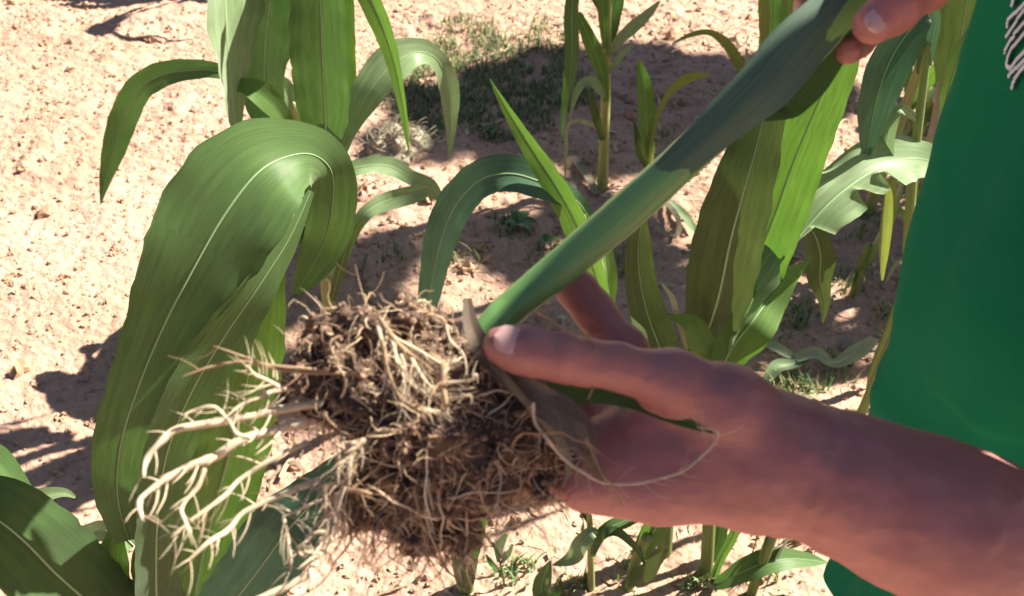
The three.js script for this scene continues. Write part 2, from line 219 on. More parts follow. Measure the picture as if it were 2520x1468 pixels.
{ // A: the big plant at the lower left
  const z = -0.66, a = maize('large maize plant at lower left with one broad leaf arching over', down(395, 1440, z));
  stemTo(a, z, [[395, 1460, 105], [385, 1330, 96], [400, 1180, 70], [430, 1080, 30]]);
  blade(a, z, [[318, 1330, 60, 0.02], [290, 1230, 96, 0.03], [296, 1100, 128, 0.03], [338, 960, 140, 0.02], [395, 820, 175], [460, 690, 232, -0.02], [545, 540, 290, -0.05], [630, 430, 262, -0.08], [706, 386, 186, -0.11], [772, 382, 136, -0.13], [816, 424, 108, -0.14], [818, 505, 116, -0.14], [800, 590, 106, -0.14], [766, 662, 78, -0.13], [726, 722, 20, -0.12]], M.leaf, { turn: -10, fold: 0.16, n: 90, k: 14, rib: 0.02, wave: 0.035, label: 'broad arching leaf with pale midrib' });
  blade(a, z, [[385, 1500, 110, 0.03], [385, 1320, 104, 0.035], [405, 1140, 110, 0.03], [462, 985, 128, 0.02], [545, 840, 122], [630, 715, 86, -0.02], [710, 590, 46, -0.05], [765, 470, 16, -0.08]], M.leaf, { turn: 24, fold: 0.2, n: 60, label: 'upright greyish green leaf in front of the arching one' });
  blade(a, z, [[470, 1520, 130, -0.01], [500, 1360, 160, -0.02], [545, 1190, 178, -0.03], [590, 1020, 168, -0.04], [622, 860, 142, -0.05], [645, 720, 108, -0.06], [668, 590, 44, -0.07]], M.bright, { turn: 14, fold: 0.22, n: 50 });
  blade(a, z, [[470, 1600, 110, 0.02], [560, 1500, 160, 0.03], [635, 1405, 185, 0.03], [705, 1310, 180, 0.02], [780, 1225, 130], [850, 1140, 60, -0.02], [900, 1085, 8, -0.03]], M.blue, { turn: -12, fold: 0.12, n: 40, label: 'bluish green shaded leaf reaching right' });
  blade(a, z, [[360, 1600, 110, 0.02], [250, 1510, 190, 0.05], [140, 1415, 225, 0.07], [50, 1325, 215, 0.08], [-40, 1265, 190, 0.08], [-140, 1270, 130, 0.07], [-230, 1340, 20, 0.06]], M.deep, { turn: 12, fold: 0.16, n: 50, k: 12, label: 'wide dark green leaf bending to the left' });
  blade(a, z, [[-120, 1285, 70, 0], [-20, 1240, 58, -0.01], [70, 1225, 44, -0.02], [150, 1212, 24, -0.03], [185, 1225, 6, -0.03]], M.pale, { turn: 8, rib: 0 });
  blade(a, z, [[-90, 1080, 30, -0.06], [-30, 1120, 70, -0.06], [20, 1165, 62, -0.05], [60, 1200, 30, -0.04], [90, 1230, 10, -0.03]], M.leaf, { turn: 0, rib: 0 });
  blade(a, z, [[330, 1345, 40, -0.02], [285, 1310, 44, -0.03], [225, 1312, 52, -0.04], [170, 1350, 46, -0.04], [120, 1420, 30, -0.03]], M.pale, { turn: -8 });
  blade(a, z, [[290, 1560, 80, 0.01], [265, 1470, 100, 0.01], [262, 1390, 92], [280, 1315, 40, -0.01], [292, 1285, 6, -0.01]], M.bright, { turn: 20 });
}
{ // B: the tall plant behind it
  const z = -1.5, b = maize('tall maize plant behind the arching leaf, upper left', down(806, 700, z));
  stemTo(b, z, [[806, 720, 32], [806, 600, 34], [790, 440, 38], [760, 350, 34], [720, 250, 26]], M.stemPale);
  blade(b, z, [[720, 420, 20], [625, 380, 26], [582, 320, 30, 0.02], [572, 240, 52, 0.03], [564, 150, 88, 0.03], [558, 60, 122, 0.02], [556, -30, 138], [570, -150, 120, -0.05], [600, -260, 60, -0.1]], M.pale, { turn: 56, n: 60, fold: 0.25, label: 'pale sunlit leaf standing upright' });
  blade(b, z, [[690, 350, 40, -0.04], [655, 250, 92, -0.05], [652, 130, 130, -0.06], [664, 10, 150, -0.06], [685, -110, 120, -0.06]], M.deep, { turn: -42 });
  blade(b, z, [[740, 380, 26, 0.01], [695, 290, 44, 0.02], [650, 238, 62, 0.02], [604, 212, 40, 0.02], [570, 215, 14, 0.01]], M.bright, { turn: 10, rib: 0 });
  blade(b, z, [[770, 420, 24, -0.1], [725, 270, 40, -0.1], [695, 215, 48, -0.1], [665, 190, 20, -0.1]], M.pale, { turn: 6, rib: 0 });
  blade(b, z, [[806, 470, 28], [804, 370, 56, 0.02], [800, 270, 122, 0.03], [795, 160, 140, 0.03], [790, 40, 134, 0.02], [785, -90, 120], [790, -210, 60, -0.05]], M.leaf, { turn: -22, n: 60, fold: 0.3, rib: 0.04, label: 'upright leaf with a strong pale midrib' });
  blade(b, z, [[815, 440, 24, -0.02], [835, 330, 52, -0.03], [846, 240, 60, -0.03], [848, 140, 50, -0.03], [842, 20, 56, -0.03], [838, -90, 50, -0.03]], M.bright, { turn: 14 });
  blade(b, z, [[815, 460, 20, 0.03], [838, 370, 36, 0.03], [866, 300, 52, 0.02], [912, 220, 84], [970, 155, 96, -0.03], [1030, 128, 62, -0.06], [1080, 152, 46, -0.08], [1104, 220, 50, -0.09], [1109, 305, 30, -0.1], [1106, 392, 3, -0.1]], M.pale, { turn: -16, n: 70, label: 'pale leaf arching right with a hanging tip' });
  blade(b, z, [[700, 330, 18, -0.05], [620, 225, 26, -0.08], [545, 178, 36, -0.1], [470, 172, 50, -0.12], [400, 184, 60, -0.13], [342, 220, 64, -0.13], [305, 290, 66, -0.13], [278, 375, 52, -0.12], [258, 445, 26, -0.11], [247, 502, 3, -0.1]], M.leaf, { turn: 8, n: 60, label: 'leaf arching out to the left over bare soil' });
  blade(b, z, [[790, -60, 30, 0.02], [830, -110, 50, 0.05], [875, -90, 58, 0.08], [908, -10, 56, 0.1], [942, 70, 48, 0.11], [968, 150, 34, 0.11], [986, 235, 24, 0.11], [998, 310, 15, 0.11], [1006, 372, 3, 0.11]], M.bright, { turn: 28, label: 'narrow leaf hanging down at the right side' });
  blade(b, z, [[812, 700, 18, 0.02], [850, 610, 26, 0.04], [895, 530, 36, 0.03], [950, 496, 44], [1010, 480, 46, -0.02], [1055, 470, 34, -0.03], [1088, 500, 6, -0.03]], M.pale, { turn: 10, wave: 0.14 });
  blade(b, z, [[806, 520, 24, -0.05], [850, 430, 38, -0.08], [910, 408, 42, -0.1], [965, 412, 46, -0.12], [1012, 438, 38, -0.13], [1058, 462, 38, -0.14], [1096, 505, 6, -0.14]], M.pale, { turn: -12, wave: 0.14 });
  blade(b, z, [[800, 580, 24, -0.02], [770, 480, 60, -0.07], [742, 400, 66, -0.16], [722, 360, 56, -0.28], [700, 370, 36, -0.42], [690, 410, 5, -0.5]], M.leaf, { turn: 66 });
  blade(b, z, [[800, 640, 26, 0.02], [780, 560, 64, 0.06], [742, 520, 70, 0.14], [690, 530, 60, 0.22], [640, 590, 34, 0.3], [610, 660, 5, 0.34]], M.leaf, { turn: 58 });
  blade(b, z, [[800, 600, 24, -0.01], [760, 540, 56, -0.04], [700, 488, 66, -0.06], [600, 470, 64, -0.08], [500, 486, 46, -0.1], [440, 508, 30, -0.1], [398, 530, 4, -0.1]], M.leaf, { turn: 62 });
  blade(b, z, [[800, 470, 24, -0.03], [760, 400, 56, -0.08], [700, 372, 70, -0.14], [630, 380, 60, -0.18], [575, 420, 36, -0.2], [545, 480, 4, -0.2]], M.leaf, { turn: 62 });
  blade(b, z, [[806, 640, 24, -0.02], [770, 600, 56, -0.02], [710, 580, 66, -0.02], [640, 590, 56, -0.02], [570, 620, 30, 0], [530, 680, 4, 0]], M.leaf, { turn: 62 });
  blade(b, z, [[815, 740, 18, 0.04], [838, 660, 24, 0.05], [858, 600, 26, 0.05], [890, 545, 12, 0.05]], M.olive, { turn: 0 });
}
{ // C: centre, behind the held stalk
  const z = -1.38, c = maize('maize plant right behind the held stalk, one leaf arching left', down(1478, 760, z));
  stemTo(c, z, [[1478, 780, 30], [1476, 680, 30], [1455, 600, 26], [1430, 520, 16]], M.stemPale);
  blade(c, z, [[1462, 560, 22], [1425, 500, 38], [1380, 474, 62, 0.01], [1325, 446, 88, 0.01], [1255, 428, 92], [1185, 442, 90, -0.01], [1122, 505, 92, -0.01], [1086, 590, 80], [1064, 690, 62, 0.01], [1048, 780, 42, 0.01], [1036, 860, 6, 0.02]], M.blue, { turn: 14, n: 70, k: 12, label: 'leaf arching over to the left and drooping' });
  blade(c, z, [[1482, 730, 40, 0.02], [1450, 630, 60, 0.03], [1415, 545, 64, 0.03], [1370, 462, 58, 0.02], [1318, 382, 48], [1272, 310, 32, -0.02], [1236, 250, 18, -0.03], [1205, 194, 2, -0.04]], M.bright, { turn: -24, n: 50, label: 'straight spear-like leaf pointing up left' });
  blade(c, z, [[1490, 800, 26, -0.03], [1500, 700, 34, -0.04], [1490, 610, 30, -0.05], [1470, 540, 10, -0.05]], M.bright, { turn: 30 });
}
{ // D: slender plant, top centre
  const z = G(1482, 462).z, d = maize('slender maize plant at top centre with a yellow stem', G(1482, 462));
  stemTo(d, z, [[1484, 430, 27], [1488, 320, 24], [1491, 220, 24], [1494, 120, 22], [1498, 20, 16], [1500, -60, 10]], M.stemPale);
  blade(d, z, [[1496, 60, 14, -0.02], [1455, -20, 24, 0], [1418, -30, 30, 0.02], [1407, 40, 36, 0.03], [1409, 120, 36, 0.03], [1403, 190, 32, 0.03], [1390, 262, 17, 0.03], [1383, 335, 4, 0.03]], M.leaf, { turn: 20 });
  blade(d, z, [[1492, 250, 14, 0.02], [1484, 185, 28, 0.03], [1462, 122, 38, 0.03], [1440, 70, 30, 0.02], [1424, 30, 12, 0.02]], M.bright, { turn: -10 });
  blade(d, z, [[1488, 240, 12, 0.03], [1464, 206, 24, 0.05], [1436, 204, 22, 0.06], [1415, 240, 15, 0.06], [1402, 298, 3, 0.06]], M.pale, { turn: 16, rib: 0 });
  blade(d, z, [[1484, 345, 12, 0.03], [1474, 312, 18, 0.04], [1461, 264, 20, 0.05], [1449, 218, 6, 0.05]], M.olive, { turn: 0, rib: 0 });
  blade(d, z, [[1496, 140, 12, 0.01], [1526, 96, 26, 0.02], [1562, 62, 30, 0.02], [1598, 30, 22, 0.02], [1624, 2, 5, 0.02]], M.pale, { turn: 20 });
  blade(d, z, [[1498, 180, 8, 0.02], [1530, 135, 16, 0.03], [1564, 108, 5, 0.03]], M.pale, { turn: 0, rib: 0 });
  blade(d, z, [[1494, 130, 18, -0.01], [1508, 55, 38, -0.02], [1520, -30, 42, -0.03], [1530, -120, 20, -0.05]], M.leaf, { turn: -20 });
  blade(d, z, [[1490, 120, 14, 0.02], [1485, 45, 26, 0.03], [1478, -50, 26, 0.03], [1470, -120, 10, 0.03]], M.bright, { turn: 12 });
  blade(d, z, [[1486, 330, 8, 0.01], [1440, 300, 9, 0.04], [1398, 310, 9, 0.05], [1393, 375, 9, 0.05], [1391, 442, 3, 0.05]], M.wilt, { turn: 0, rib: 0 });
}
{ // E: small plant right of D
  const z = G(1600, 440).z, e = maize('short young maize plant right of the yellow stem, half shaded', G(1600, 440));
  stemTo(e, z, [[1600, 420, 14], [1600, 370, 16], [1596, 320, 16]]);
  blade(e, z, [[1600, 380, 22], [1592, 320, 36, 0.01], [1590, 262, 42, 0.02], [1583, 200, 34, 0.02], [1572, 150, 10, 0.02]], M.bright, { turn: 14 });
  blade(e, z, [[1600, 400, 8, 0.02], [1612, 310, 10, 0.02], [1640, 240, 14, 0.02], [1690, 194, 24, 0.02], [1745, 184, 6, 0.02]], M.yellow, { turn: 10, rib: 0 });
  blade(e, z, [[1600, 420, 14, -0.02], [1580, 380, 26, -0.02], [1570, 340, 18, -0.02], [1560, 300, 4, -0.02]], M.olive, { turn: 0, rib: 0 });
}
{ // E2: the arched leaf farther right
  const z = G(1835, 230).z, e = maize('low maize seedling with one pale arched leaf left of the stalk top', G(1835, 230));
  stemTo(e, z, [[1834, 215, 12], [1830, 175, 12]]);
  blade(e, z, [[1832, 200, 12], [1815, 150, 26], [1786, 106, 24, 0.01], [1746, 80, 15, 0.02], [1700, 86, 12, 0.02], [1654, 108, 3, 0.02]], M.yellow, { turn: 8, rib: 0 });
  blade(e, z, [[1836, 215, 10], [1842, 160, 16], [1836, 120, 4]], M.wilt, { turn: 0, rib: 0 });
}
{ // F: upper right, above the stalk
  const z = -2.0, f = maize('maize plant partly hidden above the held stalk at top right', down(1895, 330, z));
  stemTo(f, z, [[1895, 330, 22], [1898, 240, 22], [1900, 120, 18]]);
  blade(f, z, [[1895, 320, 26], [1893, 210, 52], [1900, 110, 60], [1904, 15, 52], [1904, -80, 34]], M.leaf, { turn: -10 });
  blade(f, z, [[1902, 240, 14, 0.02], [1930, 140, 26, 0.03], [1942, 60, 36, 0.03], [1940, -30, 36, 0.03], [1930, -110, 20, 0.02]], M.bright, { turn: 20 });
  blade(f, z, [[1896, 220, 12, 0.01], [1885, 110, 22, 0.01], [1882, 20, 28, 0.01], [1878, -90, 20, 0.01]], M.yellow, { turn: -24 });
}
{ // G: big plant between stalk and shirt
  const z = -0.98, g = maize('broad-leaved maize plant behind the hand, two wide backlit blades', down(1637, 1330, z));
  stemTo(g, z, [[1634, 1400, 38], [1640, 1260, 42], [1668, 1080, 46], [1705, 960, 46], [1735, 870, 34]]);
  blade(g, z, [[1700, 1000, 50], [1725, 880, 92, 0.02], [1768, 740, 150, 0.03], [1800, 590, 172, 0.03], [1838, 450, 148, 0.02], [1868, 340, 120], [1890, 240, 100, -0.02], [1910, 120, 60, -0.04]], M.olive, { turn: -14, n: 60, k: 12, fold: 0.3, rib: 0.05, label: 'wide olive green leaf in front' });
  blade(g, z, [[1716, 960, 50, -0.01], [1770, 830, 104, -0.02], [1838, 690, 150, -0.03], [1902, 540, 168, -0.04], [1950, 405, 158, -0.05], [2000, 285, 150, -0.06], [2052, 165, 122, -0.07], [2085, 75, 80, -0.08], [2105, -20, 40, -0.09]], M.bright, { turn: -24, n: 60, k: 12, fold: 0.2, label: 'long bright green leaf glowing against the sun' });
  blade(g, z, [[1740, 920, 24, 0.05], [1732, 860, 62, 0.06], [1705, 805, 56, 0.06], [1672, 786, 26, 0.06], [1640, 782, 4, 0.06]], M.bright, { turn: 10, rib: 0 });
  blade(g, z, [[1690, 860, 10, 0.05], [1665, 770, 14, 0.05], [1655, 735, 14, 0.05], [1630, 700, 6, 0.05]], M.wilt, { turn: 0, rib: 0 });
  blade(g, z, [[1670, 980, 44, -0.06], [1625, 860, 88, -0.09], [1590, 760, 88, -0.11], [1573, 670, 74, -0.12], [1572, 590, 58, -0.13], [1585, 530, 10, -0.13]], M.olive, { turn: 12 });
}
{ // K: second stem, pale torn leaf reaching right
  const z = -0.93, k = maize('maize plant with a pale torn leaf reaching right to the shirt', down(1742, 1330, z));
  stemTo(k, z, [[1738, 1400, 33], [1747, 1260, 33], [1765, 1080, 36], [1762, 960, 36], [1758, 880, 28]]);
  blade(k, z, [[1752, 930, 30, -0.01], [1785, 830, 54], [1840, 745, 62, -0.02], [1905, 655, 86, -0.05], [1968, 583, 116, -0.08], [2038, 505, 140, -0.11], [2108, 448, 146, -0.14], [2178, 408, 140, -0.17], [2246, 390, 104, -0.2], [2310, 405, 60, -0.22], [2390, 450, 8, -0.24]], M.pale, { turn: -20, n: 110, k: 12, wave: 0.14, torn: 1, rib: 0.035, label: 'pale sunlit leaf with ragged edge and strong midrib' });
  blade(k, z, [[1760, 940, 40, 0.02], [1800, 862, 92, 0.01], [1850, 795, 112], [1895, 735, 88, -0.03], [1945, 680, 44, -0.05], [1995, 640, 5, -0.07]], M.bright, { turn: 22 });
  blade(k, z, [[1960, 560, 20, -0.12], [2000, 570, 52, -0.12], [2020, 630, 72, -0.12], [2018, 690, 54, -0.12], [2030, 745, 26, -0.12], [2026, 795, 3, -0.12]], M.olive, { turn: 10 });
  blade(k, z, [[2196, 440, 26, -0.2], [2190, 500, 26, -0.2], [2178, 600, 26, -0.2], [2172, 690, 5, -0.2]], M.yellow, { turn: 14, rib: 0 });
  blade(k, z, [[1748, 1440, 22, 0.02], [1775, 1435, 32, 0.04], [1820, 1412, 52, 0.05], [1878, 1388, 62, 0.05], [1940, 1377, 50, 0.04], [1998, 1380, 30, 0.03], [2038, 1386, 3, 0.02]], M.leaf, { turn: -14, label: 'low leaf reaching right under the forearm' });
  blade(k, z, [[1752, 1440, 18, 0.02], [1772, 1380, 20, 0.02], [1802, 1325, 24, 0.02], [1828, 1262, 24, 0.02], [1850, 1200, 10, 0.02]], M.bright, { turn: 12 });
  blade(k, z, [[1752, 1400, 20, -0.03], [1768, 1330, 36, -0.04], [1778, 1250, 40, -0.05], [1790, 1150, 20, -0.06]], M.deep, { turn: 0 });
}
{ // G8: grey-green drooping leaf from a plant standing by the shirt
  const z = -1.16, g = maize('maize plant beside the shirt with a drooping grey green leaf', down(2225, 700, z));
  stemTo(g, z, [[2225, 760, 24], [2235, 600, 24], [2248, 420, 24], [2272, 220, 20], [2290, 90, 14]]);
  blade(g, z, [[2284, 160, 20], [2300, 60, 30, 0.01], [2286, 26, 44, 0.02], [2246, 66, 76, 0.03], [2196, 140, 100, 0.04], [2164, 225, 92, 0.05], [2144, 310, 62, 0.05], [2130, 402, 4, 0.05]], M.blue, { turn: -18, n: 50, label: 'grey green leaf drooping to the left' });
  blade(g, z, [[2262, 300, 16], [2215, 268, 26, 0.02], [2184, 330, 44, 0.03], [2176, 400, 40, 0.03], [2160, 470, 5, 0.03]], M.pale, { turn: 18 });
  blade(g, z, [[2240, 480, 14, -0.02], [2275, 400, 20, -0.04], [2300, 300, 18, -0.05], [2310, 200, 6, -0.06]], M.husk, { turn: 0, rib: 0 });
}
{ // I: thin young plant
  const q = G(2244, 470), z = q.z, i = maize('thin upright young maize plant in the gap beside the shirt', q);
  stemTo(i, z, [[2245, 440, 14], [2243, 340, 14], [2242, 240, 13], [2242, 150, 8]]);
  blade(i, z, [[2243, 300, 12, 0.01], [2236, 220, 20, 0.02], [2232, 160, 20, 0.02], [2238, 100, 4, 0.02]], M.bright, { turn: 12, rib: 0 });
  blade(i, z, [[2245, 400, 10, 0.01], [2270, 320, 14, 0.02], [2292, 250, 12, 0.02], [2306, 180, 3, 0.02]], M.yellow, { turn: 0, rib: 0 });
  blade(i, z, [[2244, 380, 10, 0.02], [2226, 330, 14, 0.03], [2215, 280, 4, 0.03]], M.pale, { turn: 0, rib: 0 });
}
{ // L: thin stems in the gap under the torn leaf
  const q = G(2266, 700), z = q.z, l = maize('thin many-leaved maize plant in the gap under the torn pale leaf', q);
  stemTo(l, z, [[2266, 680, 13], [2270, 560, 12], [2276, 440, 10]]);
  blade(l, z, [[2268, 640, 10, 0.01], [2240, 560, 16, 0.03], [2216, 520, 18, 0.04], [2190, 540, 14, 0.05], [2176, 600, 4, 0.05]], M.bright, { turn: 10, rib: 0 });
  blade(l, z, [[2268, 620, 10, 0.01], [2290, 560, 16, 0.02], [2306, 520, 12, 0.02], [2330, 500, 3, 0.02]], M.yellow, { turn: 0, rib: 0 });
  blade(l, z, [[2270, 580, 10, 0.01], [2262, 480, 18, 0.02], [2244, 400, 16, 0.02], [2220, 350, 4, 0.02]], M.leaf, { turn: 10 });
  blade(l, z, [[2272, 560, 10, -0.01], [2288, 460, 18, -0.02], [2296, 380, 16, -0.02], [2290, 310, 4, -0.02]], M.yellow, { turn: -14 });
  blade(l, z, [[2266, 660, 8, 0.02], [2230, 640, 12, 0.05], [2200, 660, 10, 0.06], [2180, 700, 3, 0.06]], M.wilt, { turn: 0, rib: 0 });
}
{ // H: olive leaves next to the shirt's edge
  const z = -1.42, h = maize('maize plant half behind the shirt, one leaf glowing yellow green', down(2330, 420, z));
  stemTo(h, z, [[2325, 440, 24], [2328, 360, 24], [2340, 250, 18]]);
  blade(h, z, [[2328, 380, 26, -0.02], [2342, 260, 62, -0.03], [2358, 150, 104, -0.04], [2376, 40, 134, -0.05], [2390, -70, 130, -0.06], [2400, -180, 70, -0.08]], M.olive, { turn: -10, n: 40 });
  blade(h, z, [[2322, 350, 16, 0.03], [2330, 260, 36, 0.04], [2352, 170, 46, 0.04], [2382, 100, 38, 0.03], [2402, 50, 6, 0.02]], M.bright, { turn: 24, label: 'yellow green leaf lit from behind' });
}
{ // J: low plants under the root ball and the hand
  const z1 = -0.9, j1 = maize('maize stem standing right below the hanging roots', down(1146, 1440, z1));
  stemTo(j1, z1, [[1146, 1460, 44], [1146, 1380, 42], [1158, 1290, 32], [1165, 1220, 18]]);
  blade(j1, z1, [[1146, 1440, 40, 0.01], [1152, 1370, 50, 0.02], [1172, 1300, 46, 0.02], [1190, 1230, 24, 0.02], [1200, 1170, 4, 0.02]], M.leaf, { turn: 10 });
  blade(j1, z1, [[1140, 1470, 16, 0.01], [1122, 1400, 16, 0.02], [1112, 1340, 10, 0.02], [1108, 1300, 3, 0.02]], M.pale, { turn: 0, rib: 0 });
  const q2 = G(1240, 1440), j2 = thing('seedling', 'tiny pale weed seedling right of the maize stem below the roots', 'seedling', q2);
  stemTo(j2, q2.z, [[1238, 1420, 5], [1228, 1375, 5]]);
  blade(j2, q2.z, [[1226, 1385, 6], [1229, 1345, 24], [1246, 1314, 10]], M.pale, { turn: 10, rib: 0 });
  blade(j2, q2.z, [[1230, 1390, 5], [1250, 1365, 14], [1262, 1340, 5]], M.pale, { turn: 0, rib: 0 });
  blade(j2, q2.z, [[1232, 1410, 5], [1208, 1385, 13], [1196, 1366, 4]], M.leaf, { turn: 0, rib: 0 });
  const q3 = G(1456, 1450), j3 = maize('small lit maize plant below the wrist with leaves spread sideways', q3);
  stemTo(j3, q3.z, [[1455, 1420, 18], [1453, 1330, 17], [1450, 1262, 14]], M.stemPale);
  blade(j3, q3.z, [[1456, 1340, 14, 0.01], [1460, 1310, 26, 0.02], [1432, 1338, 42, 0.03], [1408, 1375, 34, 0.03], [1360, 1392, 4, 0.03]], M.pale, { turn: 10 });
  blade(j3, q3.z, [[1456, 1335, 14], [1490, 1306, 30], [1545, 1280, 36, -0.01], [1595, 1258, 20, -0.02], [1625, 1250, 4, -0.02]], M.leaf, { turn: -12 });
  blade(j3, q3.z, [[1458, 1370, 12, 0.01], [1480, 1320, 24, 0.02], [1520, 1310, 22, 0.02], [1570, 1355, 14, 0.02], [1590, 1400, 3, 0.02]], M.deep, { turn: 8, rib: 0 });
  blade(j3, q3.z, [[1452, 1290, 12, -0.02], [1430, 1250, 20, -0.03], [1400, 1230, 16, -0.03], [1370, 1235, 3, -0.03]], M.olive, { turn: 8, rib: 0 });
  const q4 = G(1336, 1500), j4 = maize('small green maize shoot at the bottom edge below the hand', q4);
  stemTo(j4, q4.z, [[1336, 1490, 16], [1336, 1460, 14]]);
  blade(j4, q4.z, [[1338, 1500, 24], [1332, 1450, 46], [1342, 1410, 34], [1356, 1380, 4]], M.leaf, { turn: 10 });
  blade(j4, q4.z, [[1340, 1500, 14], [1375, 1455, 16], [1400, 1440, 3]], M.deep, { turn: 0, rib: 0 });
}

{ // a plant just beyond the upper edge, whose shade reaches into view
  const z = -3.95, n = maize('maize plant beyond the upper edge at the left', V(-0.95, 0, z)), W = (x, y, w, dz = 0) => { const dy = y - H, b0 = (-dy * CP + z * -1 * 0 ) ; const zz = z + dz, up = dy * CP - zz * SP, dep = -zz * CP - dy * SP; return [1260 + x / dep * F, 734 - up / dep * F, w / dep * F, dz]; };
  stemTo(n, z, [W(-0.95, 0.2, 0.025), W(-0.94, 0.5, 0.022), W(-0.93, 0.8, 0.014)]);
  for (const [x, dz, h] of [[-0.5, 0.1, 0.45], [0.45, -0.1, 0.5], [-0.4, -0.25, 0.7], [0.35, 0.25, 0.75], [0.1, 0.3, 0.6], [-0.1, -0.3, 0.62]]) blade(n, z, [W(-0.94, h - 0.2, 0.03), W(-0.94 + x * 0.25, h + 0.05, 0.075, dz * 0.3), W(-0.94 + x * 0.55, h + 0.16, 0.08, dz * 0.65), W(-0.94 + x * 0.85, h + 0.08, 0.055, dz), W(-0.94 + x * 1.05, h - 0.12, 0.005, dz * 1.2)], M.leaf, { turn: 30 });
}

{ // more of the row, standing behind the person and beyond the right edge
  const src = scene.children.filter((o) => o.name.startsWith('maize_plant'));
  const put = (from, x, z, turn, label) => { const c = src[from].clone(); c.name = numbered('maize_plant'); c.position.set(x, groundY(x, z) - 0.01, z); c.rotation.y = turn; c.userData.label = label; scene.add(c); };
  { const q = G(1545, 1452), w = G(1845, 1475); put(4, q.x, q.z, 2.6, 'short maize plant at the bottom between the two stems below the hand'); put(4, w.x, w.z, 4.0, 'short maize plant at the bottom edge left of the shirt'); } put(3, 1.02, -2.1, 2.2, 'slender maize plant in the gap left of the shirt, farther back'); put(4, 0.86, -1.72, 1.2, 'short maize plant in the gap left of the shirt, under the torn leaf'); put(7, 1.5, -1.72, 0.9, 'maize plant standing behind the person, tallest of the hidden row'); put(7, 1.15, -1.95, 2.4, 'maize plant standing behind the person, nearest of the hidden row'); put(1, 1.75, -2.1, 3.6, 'maize plant beyond the right edge, tall, behind the second hidden one'); put(7, 1.9, -2.6, 4.4, 'maize plant beyond the right edge, third of the hidden row'); put(1, 2.15, -2.95, 1.9, 'maize plant beyond the right edge, last of the hidden row'); put(3, 1.55, -2.35, 1.0, 'slender maize plant beyond the right edge inside the row');
}

// ------------------------------------------------------------------ weeds, grass patch, dry clump, litter
{
  const gs = [];
  const addBlade = (p, h, w, col) => { const a = rr(0, 6.28), l = rr(0.15, 0.75) * h, pos = [], uv = [], cc = []; for (let j = 0; j < 4; j++) { const t = j / 3, ww = w * (1 - t * 0.92) * (j === 1 ? 1.2 : 1); for (const s of [-1, 1]) { pos.push(p.x + Math.cos(a) * l * t * t - Math.sin(a) * ww * s, p.y + h * t * (1 - 0.25 * t), p.z + Math.sin(a) * l * t * t + Math.cos(a) * ww * s); uv.push(s, t); const k = 0.75 + 0.4 * t; cc.push(col[0] * k, col[1] * k, col[2] * k); } } gs.push(gridGeo(pos, uv, 2, 4, cc)); };
  for (let i = 0; i < 6200; i++) {
    const a = rr(0, 6.28), r = Math.sqrt(rnd()), e = 1 + 0.25 * nz(Math.cos(a) * 2, Math.sin(a) * 2, 4), p = G(1180 + Math.cos(a) * r * 275 * e, 195 + Math.sin(a) * r * 148 * e);
    if (nz(p.x * 7, p.z * 7, 12) < -0.3 + 0.75 * r * r * rnd()) continue; p.y = groundY(p.x, p.z) - 0.003;
    const k = rnd(); addBlade(p, rr(0.015, 0.065), rr(0.0016, 0.0046), k < 0.75 ? [rr(0.10, 0.2), rr(0.18, 0.3), rr(0.06, 0.12)] : [0.42, 0.38, 0.2]);
  }
  for (let i = 0; i < 260; i++) { const p = G(rr(930, 1420), rr(40, 350)); p.y = groundY(p.x, p.z); addBlade(p, rr(0.012, 0.04), rr(0.001, 0.003), [0.2, 0.27, 0.1]); }
  const flush = (name, label) => { tag(add(scene, name, mergeGeometries(gs), M.grass), label, 'grass', null, 'stuff'); gs.length = 0; };
  flush('grass', 'patch of low weedy grass on the soil at top centre');
  for (const [u, v, su, sv, n] of [[1540, 640, 60, 60, 90], [1590, 830, 40, 30, 60], [1460, 600, 40, 30, 50], [960, 640, 50, 40, 26], [1130, 650, 70, 50, 40], [1950, 800, 70, 50, 90], [2080, 700, 60, 60, 70], [2120, 560, 50, 60, 70], [2180, 800, 40, 60, 70], [1960, 960, 80, 40, 130], [1980, 1330, 70, 30, 40], [1860, 1430, 60, 30, 60], [1700, 1440, 50, 20, 40], [1330, 640, 60, 40, 50], [2060, 900, 60, 60, 60], [1420, 1440, 70, 30, 50], [1560, 1400, 60, 40, 46], [1270, 1410, 60, 40, 50], [1250, 560, 60, 40, 70], [1640, 330, 40, 60, 40], [1420, 400, 40, 40, 40], [2280, 300, 40, 80, 70]]) for (let i = 0; i < n; i++) { const p = G(u + rr(-su, su) * rr(0.3, 1), v + rr(-sv, sv) * rr(0.3, 1)); p.y = groundY(p.x, p.z); const k = rnd(); addBlade(p, rr(0.012, 0.06), rr(0.0012, 0.0045), k < 0.7 ? [rr(0.1, 0.2), rr(0.2, 0.32), rr(0.05, 0.1)] : [0.46, 0.4, 0.2]); }
  flush('weed_cover', 'thin scattered weeds and grass blades between the maize plants');
}
